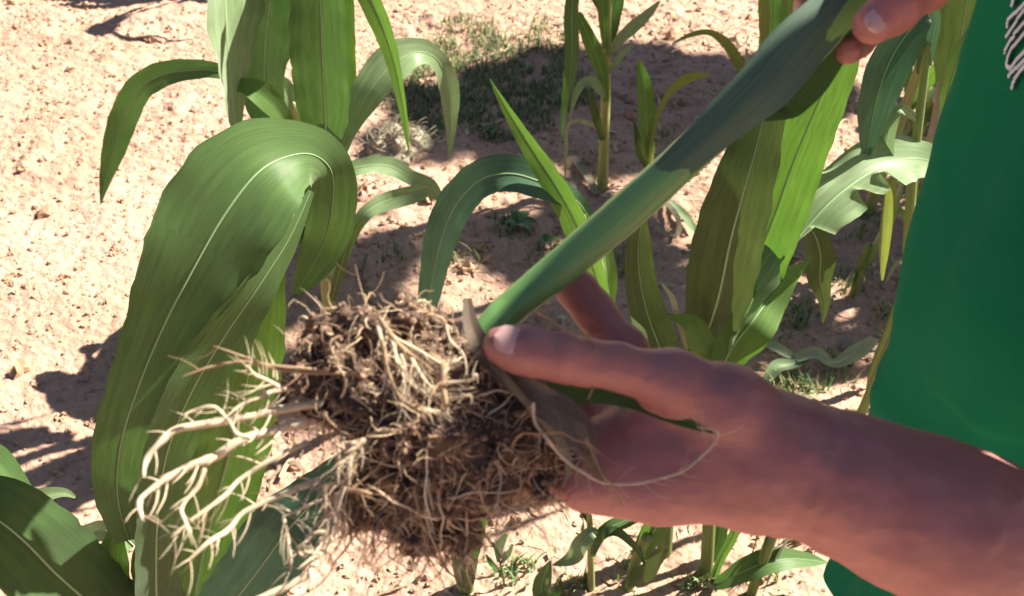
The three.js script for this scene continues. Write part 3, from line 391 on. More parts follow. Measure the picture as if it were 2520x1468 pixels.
{ // pale dry clump of pulled weeds and soil beside the grass
  const c = G(985, 372); c.y = groundY(c.x, c.z); const t = thing('weed_clump', 'pale dry clump of pulled weeds and soil beside the grass patch', 'weed clump', c);
  const g = nets(V(c.x - 0.15, c.y - 0.03, c.z - 0.13), V(c.x + 0.16, c.y + 0.13, c.z + 0.13), 0.006, (x, y, z) => Math.hypot((x - c.x) / 1.25, (y - c.y) * 1.1, z - c.z) - 0.085 - 0.03 * fbm(x * 16, y * 16, z * 16, 3));
  add(t, 'soil_lump', g, new THREE.MeshStandardMaterial({ color: new THREE.Color().setRGB(0.42, 0.37, 0.27), map: fineTex, bumpMap: fineTex, bumpScale: 0.006, roughness: 1 }));
  const gs = []; for (let i = 0; i < 170; i++) { const a = rr(0, 6.28), e = rr(0.1, 1.4), n = V(Math.cos(a) * Math.cos(e) * 1.25, Math.sin(e), Math.sin(a) * Math.cos(e)), p = c.clone().addScaledVector(n, 0.08), q = V(rr(-1, 1), rr(-0.4, 0.6), rr(-1, 1)).normalize(); const L = rr(0.02, 0.07); gs.push(tubeGeo([p, p.clone().addScaledVector(q, L * 0.4).addScaledVector(n, 0.012), p.clone().addScaledVector(q, L).addScaledVector(n, -0.004)], [0.0012, 0.0014, 0.0005], 4, 3)); }
  tag(add(t, 'dry_stalks', mergeGeometries(gs), M.dry), null, null, null, 'stuff');
}
{ // broad-leaved weeds, centre
  const spots = [[1275, 560, 'low broad-leaved weed with pale leaves left of the maize stem', 6, 46], [1340, 600, 'small dark weed rosette beside the held stalk', 5, 34], [1075, 330, 'tiny weed in the shade at the foot of the grass patch', 5, 22], [1205, 330, 'small shaded weed below the grass patch', 5, 24], [1240, 285, 'weed sprout behind the spear-like leaf tip', 5, 20]];
  for (const [u, v, label, n, s] of spots) {
    const q = G(u, v); q.y = groundY(q.x, q.z); const t = thing('weed', label, 'weed', q); const k = tz(v, q.z) / F;
    for (let i = 0; i < n; i++) { const a = i / n * 6.28 + rr(-0.4, 0.4), L = s * k * rr(0.7, 1.2), pos = [], uv = []; for (let j = 0; j <= 6; j++) { const f = j / 6, w = L * 0.28 * Math.sin(Math.PI * Math.pow(f, 0.7)) + 0.0006; for (const x of [-1, -0.4, 0.4, 1]) { pos.push(q.x + Math.cos(a) * L * f - Math.sin(a) * w * x, q.y + 0.012 + L * 0.55 * Math.sin(f * 2.4) * 0.6 + Math.abs(x) * w * 0.3, q.z + Math.sin(a) * L * f + Math.cos(a) * w * x); uv.push((x + 1) / 2, f * 0.1); } } add(t, 'leaf', gridGeo(pos, uv, 4, 7), i % 2 ? M.pale : M.leaf); }
    add(t, 'stem', tubeGeo([q.clone().setY(q.y - 0.005), q.clone().setY(q.y + 0.008), q.clone().setY(q.y + 0.015)], [0.003, 0.0025, 0.002], 6, 2), M.stem);
  }
}
function litter(label, rows, mat, o = {}) {   // a strip of cut or dried leaf lying on the soil
  const pos = [], uv = []; const R = resample(rows.map(([u, v, w, y = 0.008]) => { const p = G(u, v); p.y = groundY(p.x, p.z) + y; return [p.x, p.y, p.z, w * tz(v, p.z) / F]; }), 24); let L = 0;
  R.forEach((r, j) => { const a = R[Math.max(0, j - 1)], b = R[Math.min(R.length - 1, j + 1)], T = V(b[0] - a[0], b[1] - a[1], b[2] - a[2]).normalize(), S = T.clone().cross(V(0, 1, 0.15)).normalize(), N = S.clone().cross(T); if (j) L += Math.hypot(r[0] - R[j - 1][0], r[2] - R[j - 1][2]); for (let i = 0; i <= 6; i++) { const x = i / 3 - 1, off = r[3] * 0.5 * (0.35 * x * x + 0.12 * Math.sin(L * 60 + x)); pos.push(r[0] + S.x * x * r[3] / 2 + N.x * off, r[1] + 0.002 + S.y * x * r[3] / 2 + N.y * off, r[2] + S.z * x * r[3] / 2 + N.z * off); uv.push((x + 1) / 2, L * 2); } });
  return tag(add(scene, 'leaf_scrap', gridGeo(pos, uv, 7, R.length), mat), label, 'leaf scrap');
}
litter('short flat pale strip of cut leaf just above the wrist', [[1858, 866, 26, 0.03], [1895, 882, 28, 0.034], [1942, 902, 26, 0.03]], M.wilt);
litter('long wavy pale leaf scrap nearest to the shirt', [[1952, 908, 28, 0.03], [1998, 906, 34, 0.045], [2046, 916, 30, 0.03], [2096, 898, 40, 0.04], [2140, 872, 26, 0.05]], M.wilt);
litter('curled dull green leaf scrap between the wrist and the wavy scrap', [[1882, 952, 22, 0.01], [1905, 930, 34, 0.03], [1945, 922, 28, 0.03], [1985, 905, 14, 0.02]], M.pale);
litter('small yellowish leaf scrap under the wavy scrap', [[1962, 925, 16, 0.01], [1985, 948, 20, 0.012], [2008, 980, 14, 0.01]], M.wilt);
litter('thin straw-like leaf scrap lowest beside the forearm', [[1948, 968, 12, 0.01], [1990, 992, 16, 0.015], [2050, 1018, 12, 0.01], [2088, 1030, 6, 0.008]], M.dry);
litter('pale curled dry leaf scrap right of the held stalk', [[1610, 560, 10, 0.012], [1640, 596, 12, 0.02], [1668, 592, 12, 0.02], [1662, 556, 14, 0.03], [1634, 512, 16, 0.02]], M.dry);
litter('bluish dry leaf scrap beside the curled one right of the stalk', [[1650, 505, 12, 0.015], [1680, 545, 24, 0.02], [1706, 580, 20, 0.015]], M.pale);
litter('grey twig-like scrap under the pale torn leaf', [[1892, 722, 8, 0.03], [1940, 706, 12, 0.05], [1990, 694, 10, 0.05], [2035, 690, 4, 0.04]], M.dry);
litter('pale leaf scrap at the foot of the slender yellow stem', [[1420, 400, 16, 0.01], [1446, 440, 22, 0.02], [1466, 480, 16, 0.01]], M.dry);
litter('short whitish scrap in the shade at top right', [[1598, 180, 8, 0.01], [1625, 170, 10, 0.014], [1662, 160, 5, 0.01]], M.dry);
litter('straw blade lying at the upper shade edge', [[1640, 128, 8, 0.01], [1680, 112, 9, 0.012], [1715, 104, 4, 0.01]], M.dry);
litter('thin dry leaf scrap on the lit soil left of the drooping leaf', [[905, 640, 6, 0.006], [892, 700, 7, 0.01], [905, 745, 7, 0.008], [935, 770, 4, 0.006]], M.husk);
litter('dry curl of leaf in the gap left of the hanging tip', [[706, 560, 10, 0.03], [716, 596, 14, 0.05], [724, 630, 12, 0.03], [716, 660, 6, 0.02]], M.dry);
{ const q = G(2088, 862); q.y = groundY(q.x, q.z) + 0.012; const g = new THREE.IcosahedronGeometry(0.022, 3), p = g.attributes.position; for (let i = 0; i < p.count; i++) { const k = 1 + 0.25 * nz(p.getX(i) * 60, p.getY(i) * 60, p.getZ(i) * 60); p.setXYZ(i, p.getX(i) * k + q.x, p.getY(i) * k * 0.75 + q.y, p.getZ(i) * k + q.z); } g.computeVertexNormals(); tag(add(scene, 'stone', g, new THREE.MeshStandardMaterial({ color: new THREE.Color().setRGB(0.34, 0.26, 0.22), map: fineTex, roughness: 0.9 })), 'small rounded stone on shaded soil beside the shirt', 'stone'); }

// ------------------------------------------------------------------ the person in the green shirt
const body0 = V(0.516, 0, -0.50), FACE = -0.2;   // turned a little to the left
const person = thing('person', 'person in a green printed shirt holding an uprooted maize plant by stalk and root', 'person', body0.clone());
const bx = V(Math.cos(FACE), 0, -Math.sin(FACE)), bz = V(Math.sin(FACE), 0, Math.cos(FACE));   // across the shoulders, and forward
const B = (x, y, z) => body0.clone().addScaledVector(bx, x).addScaledVector(bz, z).setY(y);
const elbowR = V(0.40, 1.005, -0.27), shoulderR = B(-0.14, 1.29, 0.01), shoulderL = B(0.17, 1.30, 0), elbowL = V(0.59, 1.29, -0.27);
function skinColor(g, f) { const p = g.attributes.position, c = []; for (let i = 0; i < p.count; i++) { const x = p.getX(i), y = p.getY(i), z = p.getZ(i), a = 0.5 + 0.5 * nz(x * 55, y * 55, z * 55), b = 0.5 + 0.5 * nz(x * 210, y * 210, z * 210), k = 0.80 + 0.22 * a + 0.16 * b, r = f ? f(x, y, z) : 0; c.push((0.385 + 0.05 * r) * k, (0.162 - 0.03 * r) * k * (0.94 + 0.09 * a), (0.15 - 0.02 * r) * k * (0.92 + 0.12 * a)); } g.setAttribute('color', new THREE.Float32BufferAttribute(c, 3)); return g; }
function sdf(bones, k) { return (x, y, z) => { let d = 1e3; for (const b of bones) { if (b.lo && (x < b.lo.x || x > b.hi.x || y < b.lo.y || y > b.hi.y || z < b.lo.z || z > b.hi.z)) continue; d = smin(d, boneDist(b, x, y, z), b.k ?? k); } return d; }; }
function boxOf(bones, pad) { const bb = new THREE.Box3(); for (const b of bones) { const r = Math.max(b.ra, b.rb) + pad; for (const p of [b.a, b.a.clone().add(b.d)]) bb.expandByPoint(p.clone().addScalar(r)), bb.expandByPoint(p.clone().addScalar(-r)); const m = Math.max(b.ra, b.rb) + 0.035, e = b.a.clone().add(b.d); b.lo = V(Math.min(b.a.x, e.x) - m, Math.min(b.a.y, e.y) - m, Math.min(b.a.z, e.z) - m); b.hi = V(Math.max(b.a.x, e.x) + m, Math.max(b.a.y, e.y) + m, Math.max(b.a.z, e.z) + m); } return bb; }
function chain(list, k) { const r = []; for (let i = 0; i + 1 < list.length; i++) { const q = bone(list[i][0], list[i + 1][0], list[i][1], list[i + 1][1]); if (k) q.k = k; r.push(q); } return r; }
const px = (u, v, d, r) => [P(u, v, d), r];
const handBones = [
  ...chain([[shoulderR.clone().lerp(elbowR, 0.45), 0.043], [elbowR, 0.04], px(2330, 1295, 0.468, 0.0368), px(2160, 1225, 0.47, 0.0316), px(2010, 1162, 0.472, 0.0276), px(1900, 1115, 0.474, 0.0285)], 0.03),
  ...chain([px(1890, 1085, 0.468, 0.026), px(1790, 1002, 0.464, 0.0215), px(1650, 938, 0.46, 0.0158), px(1515, 903, 0.452, 0.0108), px(1440, 890, 0.446, 0.0104), px(1385, 880, 0.443, 0.0112), px(1345, 873, 0.442, 0.0102), px(1285, 860, 0.441, 0.0109), px(1232, 846, 0.441, 0.009)], 0.008),
  ...chain([px(1880, 1150, 0.478, 0.028), px(1700, 1120, 0.482, 0.0255), px(1560, 1120, 0.484, 0.023), px(1450, 1140, 0.482, 0.0195)], 0.02),
  ...chain([px(1840, 1190, 0.476, 0.021), px(1620, 1195, 0.472, 0.0135), px(1440, 1195, 0.47, 0.0118)], 0.02),
  ...chain([px(1840, 1080, 0.494, 0.024), px(1640, 1010, 0.506, 0.019), px(1560, 960, 0.508, 0.014)], 0.02),
  ...chain([px(1640, 1010, 0.506, 0.0145), px(1535, 860, 0.51, 0.0118), px(1465, 770, 0.515, 0.0112), px(1420, 712, 0.513, 0.0102), px(1392, 682, 0.51, 0.0088)], 0.008),
  ...chain([px(1560, 1060, 0.508, 0.014), px(1420, 985, 0.528, 0.0105), px(1300, 950, 0.53, 0.0098), px(1225, 940, 0.515, 0.0088)], 0.007),
  ...chain([px(1500, 1130, 0.5, 0.014), px(1380, 1085, 0.526, 0.0102), px(1260, 1085, 0.53, 0.0095), px(1180, 1080, 0.517, 0.0085)], 0.007),
  ...chain([px(1450, 1185, 0.48, 0.012), px(1340, 1180, 0.508, 0.009), px(1240, 1195, 0.516, 0.0085), px(1170, 1195, 0.506, 0.0075)], 0.007),
];
const upHand = [
  ...chain([[shoulderL.clone().lerp(elbowL, 0.45), 0.043], [elbowL, 0.04], [V(0.45, 1.30, -0.34), 0.037], [V(0.34, 1.335, -0.405), 0.031], [V(0.28, 1.345, -0.44), 0.028]], 0.03),
  ...chain([[V(0.28, 1.345, -0.44), 0.028], px(2320, -170, 0.49, 0.026), px(2250, -120, 0.495, 0.022), px(2200, -100, 0.505, 0.016)], 0.02),
  ...chain([px(2350, -140, 0.478, 0.018), px(2275, -50, 0.468, 0.0145), px(2205, 18, 0.458, 0.0112), px(2150, 58, 0.456, 0.0102)], 0.01),
  ...chain([px(2260, -60, 0.505, 0.014), px(2170, 40, 0.53, 0.0105), px(2110, 98, 0.53, 0.0095), px(2086, 124, 0.512, 0.0085)], 0.007),
  ...chain([px(2220, -110, 0.51, 0.013), px(2120, -70, 0.535, 0.0105), px(2040, -20, 0.535, 0.01), px(2000, 14, 0.515, 0.0095), px(1992, 34, 0.502, 0.008)], 0.007),
  ...chain([px(2190, -160, 0.51, 0.012), px(2080, -140, 0.535, 0.01), px(2000, -80, 0.53, 0.0095), px(1970, -50, 0.51, 0.0085)], 0.007),
  ...chain([px(2180, -200, 0.505, 0.011), px(2070, -200, 0.525, 0.009), px(2000, -150, 0.52, 0.0085), px(1975, -120, 0.505, 0.0075)], 0.007),
];
{
  const parts = [];
  for (const bones of [handBones, upHand]) { const bb = boxOf(bones, 0.012), f = sdf(bones, 0.015); const IP = P(1385, 880, 0.443), TA = P(1440, 890, 0.446).sub(P(1345, 873, 0.442)).normalize(), WR = P(1990, 1155, 0.472), WA = P(2160, 1225, 0.47).sub(P(1900, 1115, 0.474)).normalize();
    const rings = (x, y, z) => { let g = 0; const ix = x - IP.x, iy = y - IP.y, iz = z - IP.z; if (ix * ix + iy * iy + iz * iz < 0.0006) { const t = ix * TA.x + iy * TA.y + iz * TA.z; for (const o of [-0.0062, 0, 0.0056]) g += 0.0007 * Math.exp(-Math.pow((t - o) / 0.0022, 2)); } const wx = x - WR.x, wy = y - WR.y, wz = z - WR.z; if (wx * wx + wy * wy + wz * wz < 0.0032) { const t = wx * WA.x + wy * WA.y + wz * WA.z + 0.003 * nz(x * 40, y * 40, z * 40); for (const o of [-0.006, 0.004]) g += 0.0008 * Math.exp(-Math.pow((t - o) / 0.0026, 2)); } return g; };
    const crease = (x, y, z) => f(x, y, z) + rings(x, y, z) + 0.0011 * nz(x * 60, y * 60, z * 60) + 0.0006 * nz(x * 150, y * 150, z * 150) + 0.0003 * nz(x * 420, y * 420, z * 420); parts.push(nets(bb.min, bb.max, 0.0027, crease)); }
  const tors = [bone(B(0, 1.24, 0), B(0, 0.86, 0), 0.12, 0.105), bone(B(-0.06, 1.25, 0), B(0.06, 1.25, 0), 0.105, 0.105), bone(shoulderR, B(0, 1.29, 0), 0.05, 0.06), bone(shoulderL, B(0, 1.29, 0), 0.05, 0.06), bone(B(0, 1.26, 0), B(0, 1.43, 0.01), 0.058, 0.052),
    bone(B(0, 1.52, 0.0), B(0, 1.55, -0.02), 0.078, 0.088), bone(B(0, 1.45, 0.045), B(0, 1.48, 0.03), 0.045, 0.06), bone(B(0, 1.51, 0.09), B(0, 1.48, 0.105), 0.010, 0.014), bone(B(-0.085, 1.51, 0), B(-0.09, 1.48, 0), 0.016, 0.012), bone(B(0.085, 1.51, 0), B(0.09, 1.48, 0), 0.016, 0.012),
    bone(shoulderR, shoulderR.clone().lerp(elbowR, 0.6), 0.05, 0.042), bone(shoulderL, shoulderL.clone().lerp(elbowL, 0.6), 0.05, 0.042),
    ...[-1, 1].flatMap((s) => [bone(B(0.065 * s, 0.80, 0), B(0.085 * s, 0.44, 0.01), 0.068, 0.046), bone(B(0.085 * s, 0.44, 0.01), B(0.09 * s, 0.08, -0.02), 0.044, 0.034), bone(B(0.09 * s, 0.05, -0.03), B(0.1 * s, 0.03, 0.13), 0.038, 0.028)])];
  const bb = boxOf(tors, 0.03); parts.push(nets(bb.min, bb.max, 0.011, sdf(tors, 0.045)));
  add(person, 'body', skinColor(mergeGeometries(parts)), M.skin);
  // nails
  const nail = (c, along, face, l, w) => { const side = along.clone().cross(face).normalize(), n = side.clone().cross(along).normalize().multiplyScalar(Math.sign(side.clone().cross(along).dot(face)) || 1), pos = [], uv = []; for (let j = 0; j <= 8; j++) for (let i = 0; i <= 8; i++) { const x = i / 4 - 1, t = j / 8, ww = w * Math.sqrt(Math.max(0.02, 1 - Math.pow(Math.abs(t * 2 - 1), 3))) * 0.5; const p = c.clone().addScaledVector(along, (t - 0.5) * l).addScaledVector(side, x * ww).addScaledVector(n, 0.0014 - x * x * w * 0.13 - Math.pow(t * 2 - 1, 2) * 0.0008); pos.push(p.x, p.y, p.z); uv.push(i, j); } add(person, 'fingernail', gridGeo(pos, uv, 9, 9), M.nail); };
  const ax = P(1238, 848, 0.441).sub(P(1375, 880, 0.443)).normalize(), fc = camera.position.clone().sub(P(1250, 850, 0.441)).normalize().addScaledVector(V(0, 1, -0.2), 0.3).normalize();
  nail(P(1254, 848, 0.441).addScaledVector(fc, 0.0104), ax, fc, 0.0155, 0.0142);
  const ax2 = P(2150, 58, 0.456).sub(P(2205, 18, 0.458)).normalize(), fc2 = camera.position.clone().sub(P(2150, 58, 0.456)).normalize();
  nail(P(2160, 50, 0.456).addScaledVector(fc2, 0.0102), ax2, fc2, 0.0135, 0.012);
  // hair and eyes
  const hb = [bone(B(0, 1.535, -0.015), B(0, 1.563, -0.03), 0.092, 0.097)], hbb = boxOf(hb, 0.02);
  add(person, 'hair', nets(hbb.min, hbb.max, 0.008, (x, y, z) => { const d = boneDist(hb[0], x, y, z) + 0.003 * nz(x * 90, y * 90, z * 90), q = V(x, y, z).sub(body0), fz = q.dot(bz); return Math.max(d, Math.max(fz - 0.055 - (y - 1.565) * 0.6, 1.465 - y)); }), M.hair);
  for (const s of [-1, 1]) { const e = new THREE.SphereGeometry(0.012, 12, 10), q = B(0.03 * s, 1.52, 0.072); e.translate(q.x, q.y, q.z); add(person, 'eye', e, new THREE.MeshStandardMaterial({ color: 0x2a1b14, roughness: 0.2 })); }
}
// shirt: a loose tube of cloth, folded and flared, with shoulders and sleeves
const shirtR = (th, y) => {                       // half width and half depth change with height, folds run down
  const k = THREE.MathUtils, t = (y - 0.6) / 0.7, up = k.smoothstep(y, 1.22, 1.345);
  const a = (0.188 + 0.022 * k.smoothstep(y, 0.85, 1.05) - 0.012 * (1 - k.smoothstep(y, 0.6, 0.85))) * Math.sqrt(Math.max(0.0, 1 - up * up * 0.9)), b = (0.132 + 0.012 * k.smoothstep(y, 0.95, 0.7)) * Math.sqrt(Math.max(0.02, 1 - up * up * 0.85));
  const f = 0.0085 * Math.sin(th * 9 + 2 * nz(th, y * 3, 1) + y * 3) + 0.010 * nz(Math.cos(th) * 3, y * 3.5, Math.sin(th) * 3) + 0.0042 * Math.sin(th * 15 + y * 7 + 3.5 * nz(th * 2, y * 4, 6)) * (1.25 - t) + 0.0018 * nz(th * 14, y * 22, 3);
  const bump = 0.008 * Math.exp(-Math.pow((y - 0.872) / 0.03, 2)) * Math.exp(-Math.pow((Math.abs(Math.atan2(Math.sin(th - Math.PI), Math.cos(th - Math.PI)))) / 0.6, 2));
  const r = 1 / Math.sqrt(Math.pow(Math.cos(th) / a, 2) + Math.pow(Math.sin(th) / b, 2)); return r + f * (1 - up * 0.7) + bump;
};
const shirtAt = (th, y, o = 0) => { const r = shirtR(th, y) + o; return B(Math.cos(th) * r, y, Math.sin(th) * r); };
{
  const pos = [], uv = [], n = 160, ys = []; for (let i = 0; i <= 110; i++) ys.push(0.58 + (1.345 - 0.58) * i / 110);
  for (const y of ys) for (let i = 0; i <= n; i++) { const th = i / n * Math.PI * 2, p = shirtAt(th, y); pos.push(p.x, p.y, p.z); uv.push(th * 0.17, y); }
  const sh = add(person, 'shirt', gridGeo(pos, uv, n + 1, ys.length), M.shirt);
  for (const [s, e] of [[shoulderR, elbowR], [shoulderL, elbowL]]) add(sh, 'sleeve', tubeGeo([s.clone().lerp(B(0, 1.27, 0), 0.3), s, s.clone().lerp(e, 0.35), s.clone().lerp(e, 0.68)], [0.06, 0.057, 0.06, 0.062], 20, 6, 0.12), M.shirt);
  add(person, 'trousers', mergeGeometries([-1, 1].map((s) => tubeGeo([B(0.06 * s, 0.84, 0), B(0.065 * s, 0.62, 0), B(0.085 * s, 0.42, 0.01), B(0.09 * s, 0.1, -0.02)], [0.1, 0.094, 0.08, 0.07], 20, 5, 0.08))), M.trousers);
  // the white striped print at the edge of the chest, laid on the cloth
  const hit = (u, v) => { for (let d = 0.25; d < 1; d += 0.0012) { const p = P(u, v, d), q = p.clone().sub(body0), x = q.dot(bx), z = q.dot(bz), th = Math.atan2(z, x); if (Math.hypot(x, z) < shirtR(th, p.y)) return [th, p.y]; } return [2.4, 1.1]; };
  const stroke = (pts, w, o, mat, list) => { const R = resample(pts, 18), c = R.map(([u, v]) => { const [th, y] = hit(u, v); return shirtAt(th, y, o); }), pos = [], uv = []; c.forEach((p, j) => { const T = c[Math.min(j + 1, 18)].clone().sub(c[Math.max(j - 1, 0)]).normalize(), out = p.clone().sub(body0).setY(0).normalize(), S = T.clone().cross(out).normalize(), ww = w * (j === 0 || j === 18 ? 0.45 : 1); for (const s of [-1, 1]) { pos.push(p.x + S.x * ww * s, p.y + S.y * ww * s, p.z + S.z * ww * s); uv.push(s, j); } }); list.push(gridGeo(pos, uv, 2, 19)); };
  const W = [], D = [];
  for (const s of [[[2512, -30], [2507, 0], [2503, 17]], [[2560, -14], [2520, 25], [2497, 47], [2491, 68]], [[2560, -4], [2520, 44], [2501, 71], [2488, 94]], [[2560, 22], [2520, 71], [2505, 93], [2492, 114], [2485, 133]], [[2560, 48], [2520, 100], [2500, 125], [2490, 148], [2490, 163], [2500, 168], [2512, 152], [2540, 118], [2560, 95]], [[2560, 125], [2520, 162], [2502, 178], [2494, 190]], [[2560, 140], [2522, 176], [2508, 199], [2502, 221]]]) { stroke(s, 0.0015, 0.0026, M.print, W); stroke(s, 0.0022, 0.0014, M.printEdge, D); }
  add(sh, 'chest_print', mergeGeometries(W), M.print); add(sh, 'print_shadow', mergeGeometries(D), M.printEdge);
}

// ------------------------------------------------------------------ the uprooted maize plant in the hands
{
  const up = thing('uprooted_maize', 'uprooted maize plant held across the view, its earthy root ball hanging left', 'maize plant', P(1215, 800, 0.476));
  const seg = (rows) => [rows.map(([u, v, d]) => P(u, v, d)), rows.map(([, , d, w]) => w / 2 * d / F)];
  const st = [[1165, 860, 0.47, 80], [1215, 800, 0.474, 82], [1270, 748, 0.478, 84], [1400, 642, 0.482, 94], [1545, 518, 0.486, 99], [1680, 396, 0.489, 98], [1780, 302, 0.491, 104], [1890, 196, 0.493, 122], [1985, 96, 0.495, 132], [2075, 0, 0.497, 120], [2160, -95, 0.5, 90], [2240, -190, 0.505, 60]];
  add(up, 'stalk', tubeGeo(...seg(st), 24, 8, 0.03), new THREE.MeshPhysicalMaterial({ color: new THREE.Color().setRGB(0.20, 0.41, 0.13), map: leafTex, bumpMap: leafBump, bumpScale: 0.0001, roughness: 0.4, clearcoat: 0.22, clearcoatRoughness: 0.4 }));
  const held = (rows, mat, o) => { const z0 = 0; return blade(up, z0, rows.map(([u, v, d, w, tw]) => { const p = P(u, v, d); return [u, v, w, p.z, tw ?? 0]; }), mat, o); };
  held([[1640, 434, 0.4775, 78], [1690, 388, 0.476, 88], [1740, 342, 0.4755, 98], [1805, 286, 0.475, 114], [1885, 212, 0.474, 136], [1968, 118, 0.476, 144], [2050, 30, 0.48, 124], [2150, -80, 0.486, 100], [2250, -190, 0.49, 40]], M.sheath, { turn: 12, fold: -0.35, rib: 0, name: 'leaf_sheath', n: 50, wave: 0.09 });
  held([[2110, 20, 0.505, 60], [2050, 100, 0.508, 96], [1990, 180, 0.51, 110], [1930, 235, 0.51, 100], [1890, 270, 0.508, 50], [1862, 292, 0.506, 8]], M.deep, { turn: -34, fold: 0.25, wave: 0.12, label: 'dark blade folded back below the stalk' });
  held([[1905, 262, 0.487, 14], [1930, 268, 0.485, 24], [1938, 286, 0.485, 8]], M.deep, { rib: 0, turn: 0 });
  // dry husk and green strip near the thumb
  held([[1150, 735, 0.462, 20], [1160, 800, 0.458, 40], [1190, 862, 0.453, 52], [1230, 915, 0.45, 40], [1262, 970, 0.448, 10]], M.husk, { rib: 0, turn: 10, name: 'dry_sheath' });
  held([[1180, 846, 0.452, 20], [1238, 905, 0.447, 46], [1305, 962, 0.443, 66, 20], [1376, 1024, 0.44, 76, -16], [1428, 1088, 0.437, 60, 24], [1462, 1146, 0.435, 30, 40], [1500, 1192, 0.433, 4, 50]], M.husk, { rib: 0, turn: -8, wave: 0.5, fold: 0.45, n: 60, k: 14, torn: 0.5, name: 'dry_leaf', label: 'crumpled brown dry leaf hanging beside the thumb' });
  held([[1215, 880, 0.449, 10], [1262, 950, 0.443, 20], [1330, 1030, 0.438, 22], [1380, 1090, 0.435, 26], [1400, 1150, 0.434, 16], [1385, 1200, 0.433, 3]], M.dry, { rib: 0, turn: 20, wave: 0.5, name: 'dry_leaf' });
  held([[1300, 940, 0.445, 14], [1370, 975, 0.441, 26], [1430, 1020, 0.438, 24], [1462, 1075, 0.436, 18], [1450, 1120, 0.435, 4]], M.husk, { rib: 0, turn: -20, wave: 0.5, name: 'dry_leaf' });
  held([[1345, 945, 0.455, 60], [1420, 955, 0.46, 74], [1490, 962, 0.463, 62], [1560, 982, 0.462, 50], [1635, 1016, 0.455, 38], [1700, 1044, 0.449, 22], [1755, 1066, 0.445, 4]], M.deep, { rib: 0, turn: 16, wave: 0.1, name: 'leaf_strip' });
  // soil clump
  const balls = [[860, 838, 0.462, 82], [945, 900, 0.462, 78], [1060, 905, 0.463, 100], [1180, 930, 0.47, 95], [890, 985, 0.462, 90], [1060, 1075, 0.46, 165], [1220, 1085, 0.466, 130], [975, 1185, 0.459, 105], [1130, 1225, 0.462, 90], [760, 930, 0.465, 52], [1310, 1150, 0.468, 70], [1020, 800, 0.47, 52], [1000, 1280, 0.46, 58], [880, 1235, 0.457, 56], [1110, 1290, 0.463, 46], [770, 1010, 0.456, 44]].map(([u, v, d, r]) => bone(P(u, v, d), P(u, v, d), r * d / F * 0.86, r * d / F * 0.86));
  const bb = boxOf(balls, 0.02); balls.forEach((b) => { b.lo = null; });
  const clump = nets(bb.min, bb.max, 0.0028, (x, y, z) => sdf(balls, 0.012)(x, y, z) + 0.015 * fbm(x * 62, y * 62, z * 62, 3) + 0.0016 * nz(x * 210, y * 210, z * 210) + 0.0014 * nz(x * 420, y * 420, z * 420));
  const cp = clump.attributes.position.clone(), cn = clump.attributes.normal.clone();
  add(up, 'soil_clump', clump, M.clump);
  // traced roots
  let side = 1;
  const spur = (p, q, r) => { const dir = q.clone().sub(p).normalize(), s = V(rr(-1, 1), rr(-1, 1), rr(-0.6, 0.6)).cross(dir).normalize(), L = rr(0.004, 0.017), m = p.clone().lerp(q, rr(0.1, 0.9)); return tubeGeo([m, m.clone().addScaledVector(s, L * 0.6).addScaledVector(dir, L * 0.4), m.clone().addScaledVector(s, L).addScaledVector(dir, L * 0.9)], [r * 0.3, r * 0.22, r * 0.08], 4, 3); };
  const root = (rows, r0, r1, d0, d1, mat = M.root, spurs = 2) => { const n = rows.length - 1, jit = rows.length > 3 ? 2.5 : 0, p = rows.map(([u, v], i) => P(u + rr(-jit, jit), v + rr(-jit, jit), d0 + (d1 - d0) * i / n + rr(-0.002, 0.002))), thin = Math.min(...rows.map((q) => q[0])) > 860 && rows[0][0] < 1200 ? 0.6 : 1, r = rows.map((_, i) => (r0 + (r1 - r0) * i / n) * thin * 0.42 / F * rr(0.82, 1.15) * (i === n ? 0.55 : 1)); const gs = [tubeGeo(p, r, 8, 6, 0.5)]; for (let i = 0; i < n; i++) for (let k = 0; k < spurs * 2 + 1; k++) gs.push(spur(p[i], p[i + 1], r[i])); add(up, 'root', mergeGeometries(gs), mat); };
  root([[800, 990], [700, 1008], [608, 1026], [528, 1041], [437, 1057], [392, 1092], [359, 1132], [355, 1176]], 12, 7, 0.45, 0.42, M.root, 0);
  root([[760, 1035], [680, 1058], [593, 1082], [528, 1122], [468, 1147], [432, 1167], [382, 1197], [342, 1237], [352, 1285]], 14, 6, 0.45, 0.415, M.root, 1);
  root([[760, 1085], [690, 1120], [598, 1177], [543, 1227], [473, 1278], [417, 1325]], 8, 5, 0.45, 0.42);
  root([[503, 1150], [483, 1202], [455, 1232], [447, 1258], [458, 1285], [470, 1314]], 6, 5, 0.424, 0.418, M.root, 1);
  root([[790, 1180], [700, 1215], [603, 1263], [558, 1308], [513, 1338], [457, 1384]], 9, 5, 0.45, 0.42);
  root([[760, 955], [679, 961], [628, 981], [588, 1001], [560, 1024]], 6, 4, 0.45, 0.43);
  root([[690, 956], [660, 940], [628, 926], [608, 898]], 6, 4, 0.44, 0.43);
  root([[900, 930], [855, 921], [760, 916], [674, 906], [603, 880], [520, 849]], 6, 3, 0.445, 0.43, M.rootBrown, 0);
  root([[880, 915], [804, 912], [674, 901], [598, 892], [520, 905], [445, 927]], 5, 3, 0.443, 0.43, M.rootBrown, 0);
  root([[620, 1080], [583, 1067], [563, 1041], [543, 1011], [518, 1001], [480, 1008], [452, 1022]], 6, 4, 0.432, 0.425, M.root, 0);
  root([[860, 1180], [843, 1219], [825, 1277], [806, 1323], [797, 1360], [769, 1394], [738, 1425], [646, 1470], [560, 1510]], 16, 8, 0.45, 0.42, M.root, 1);
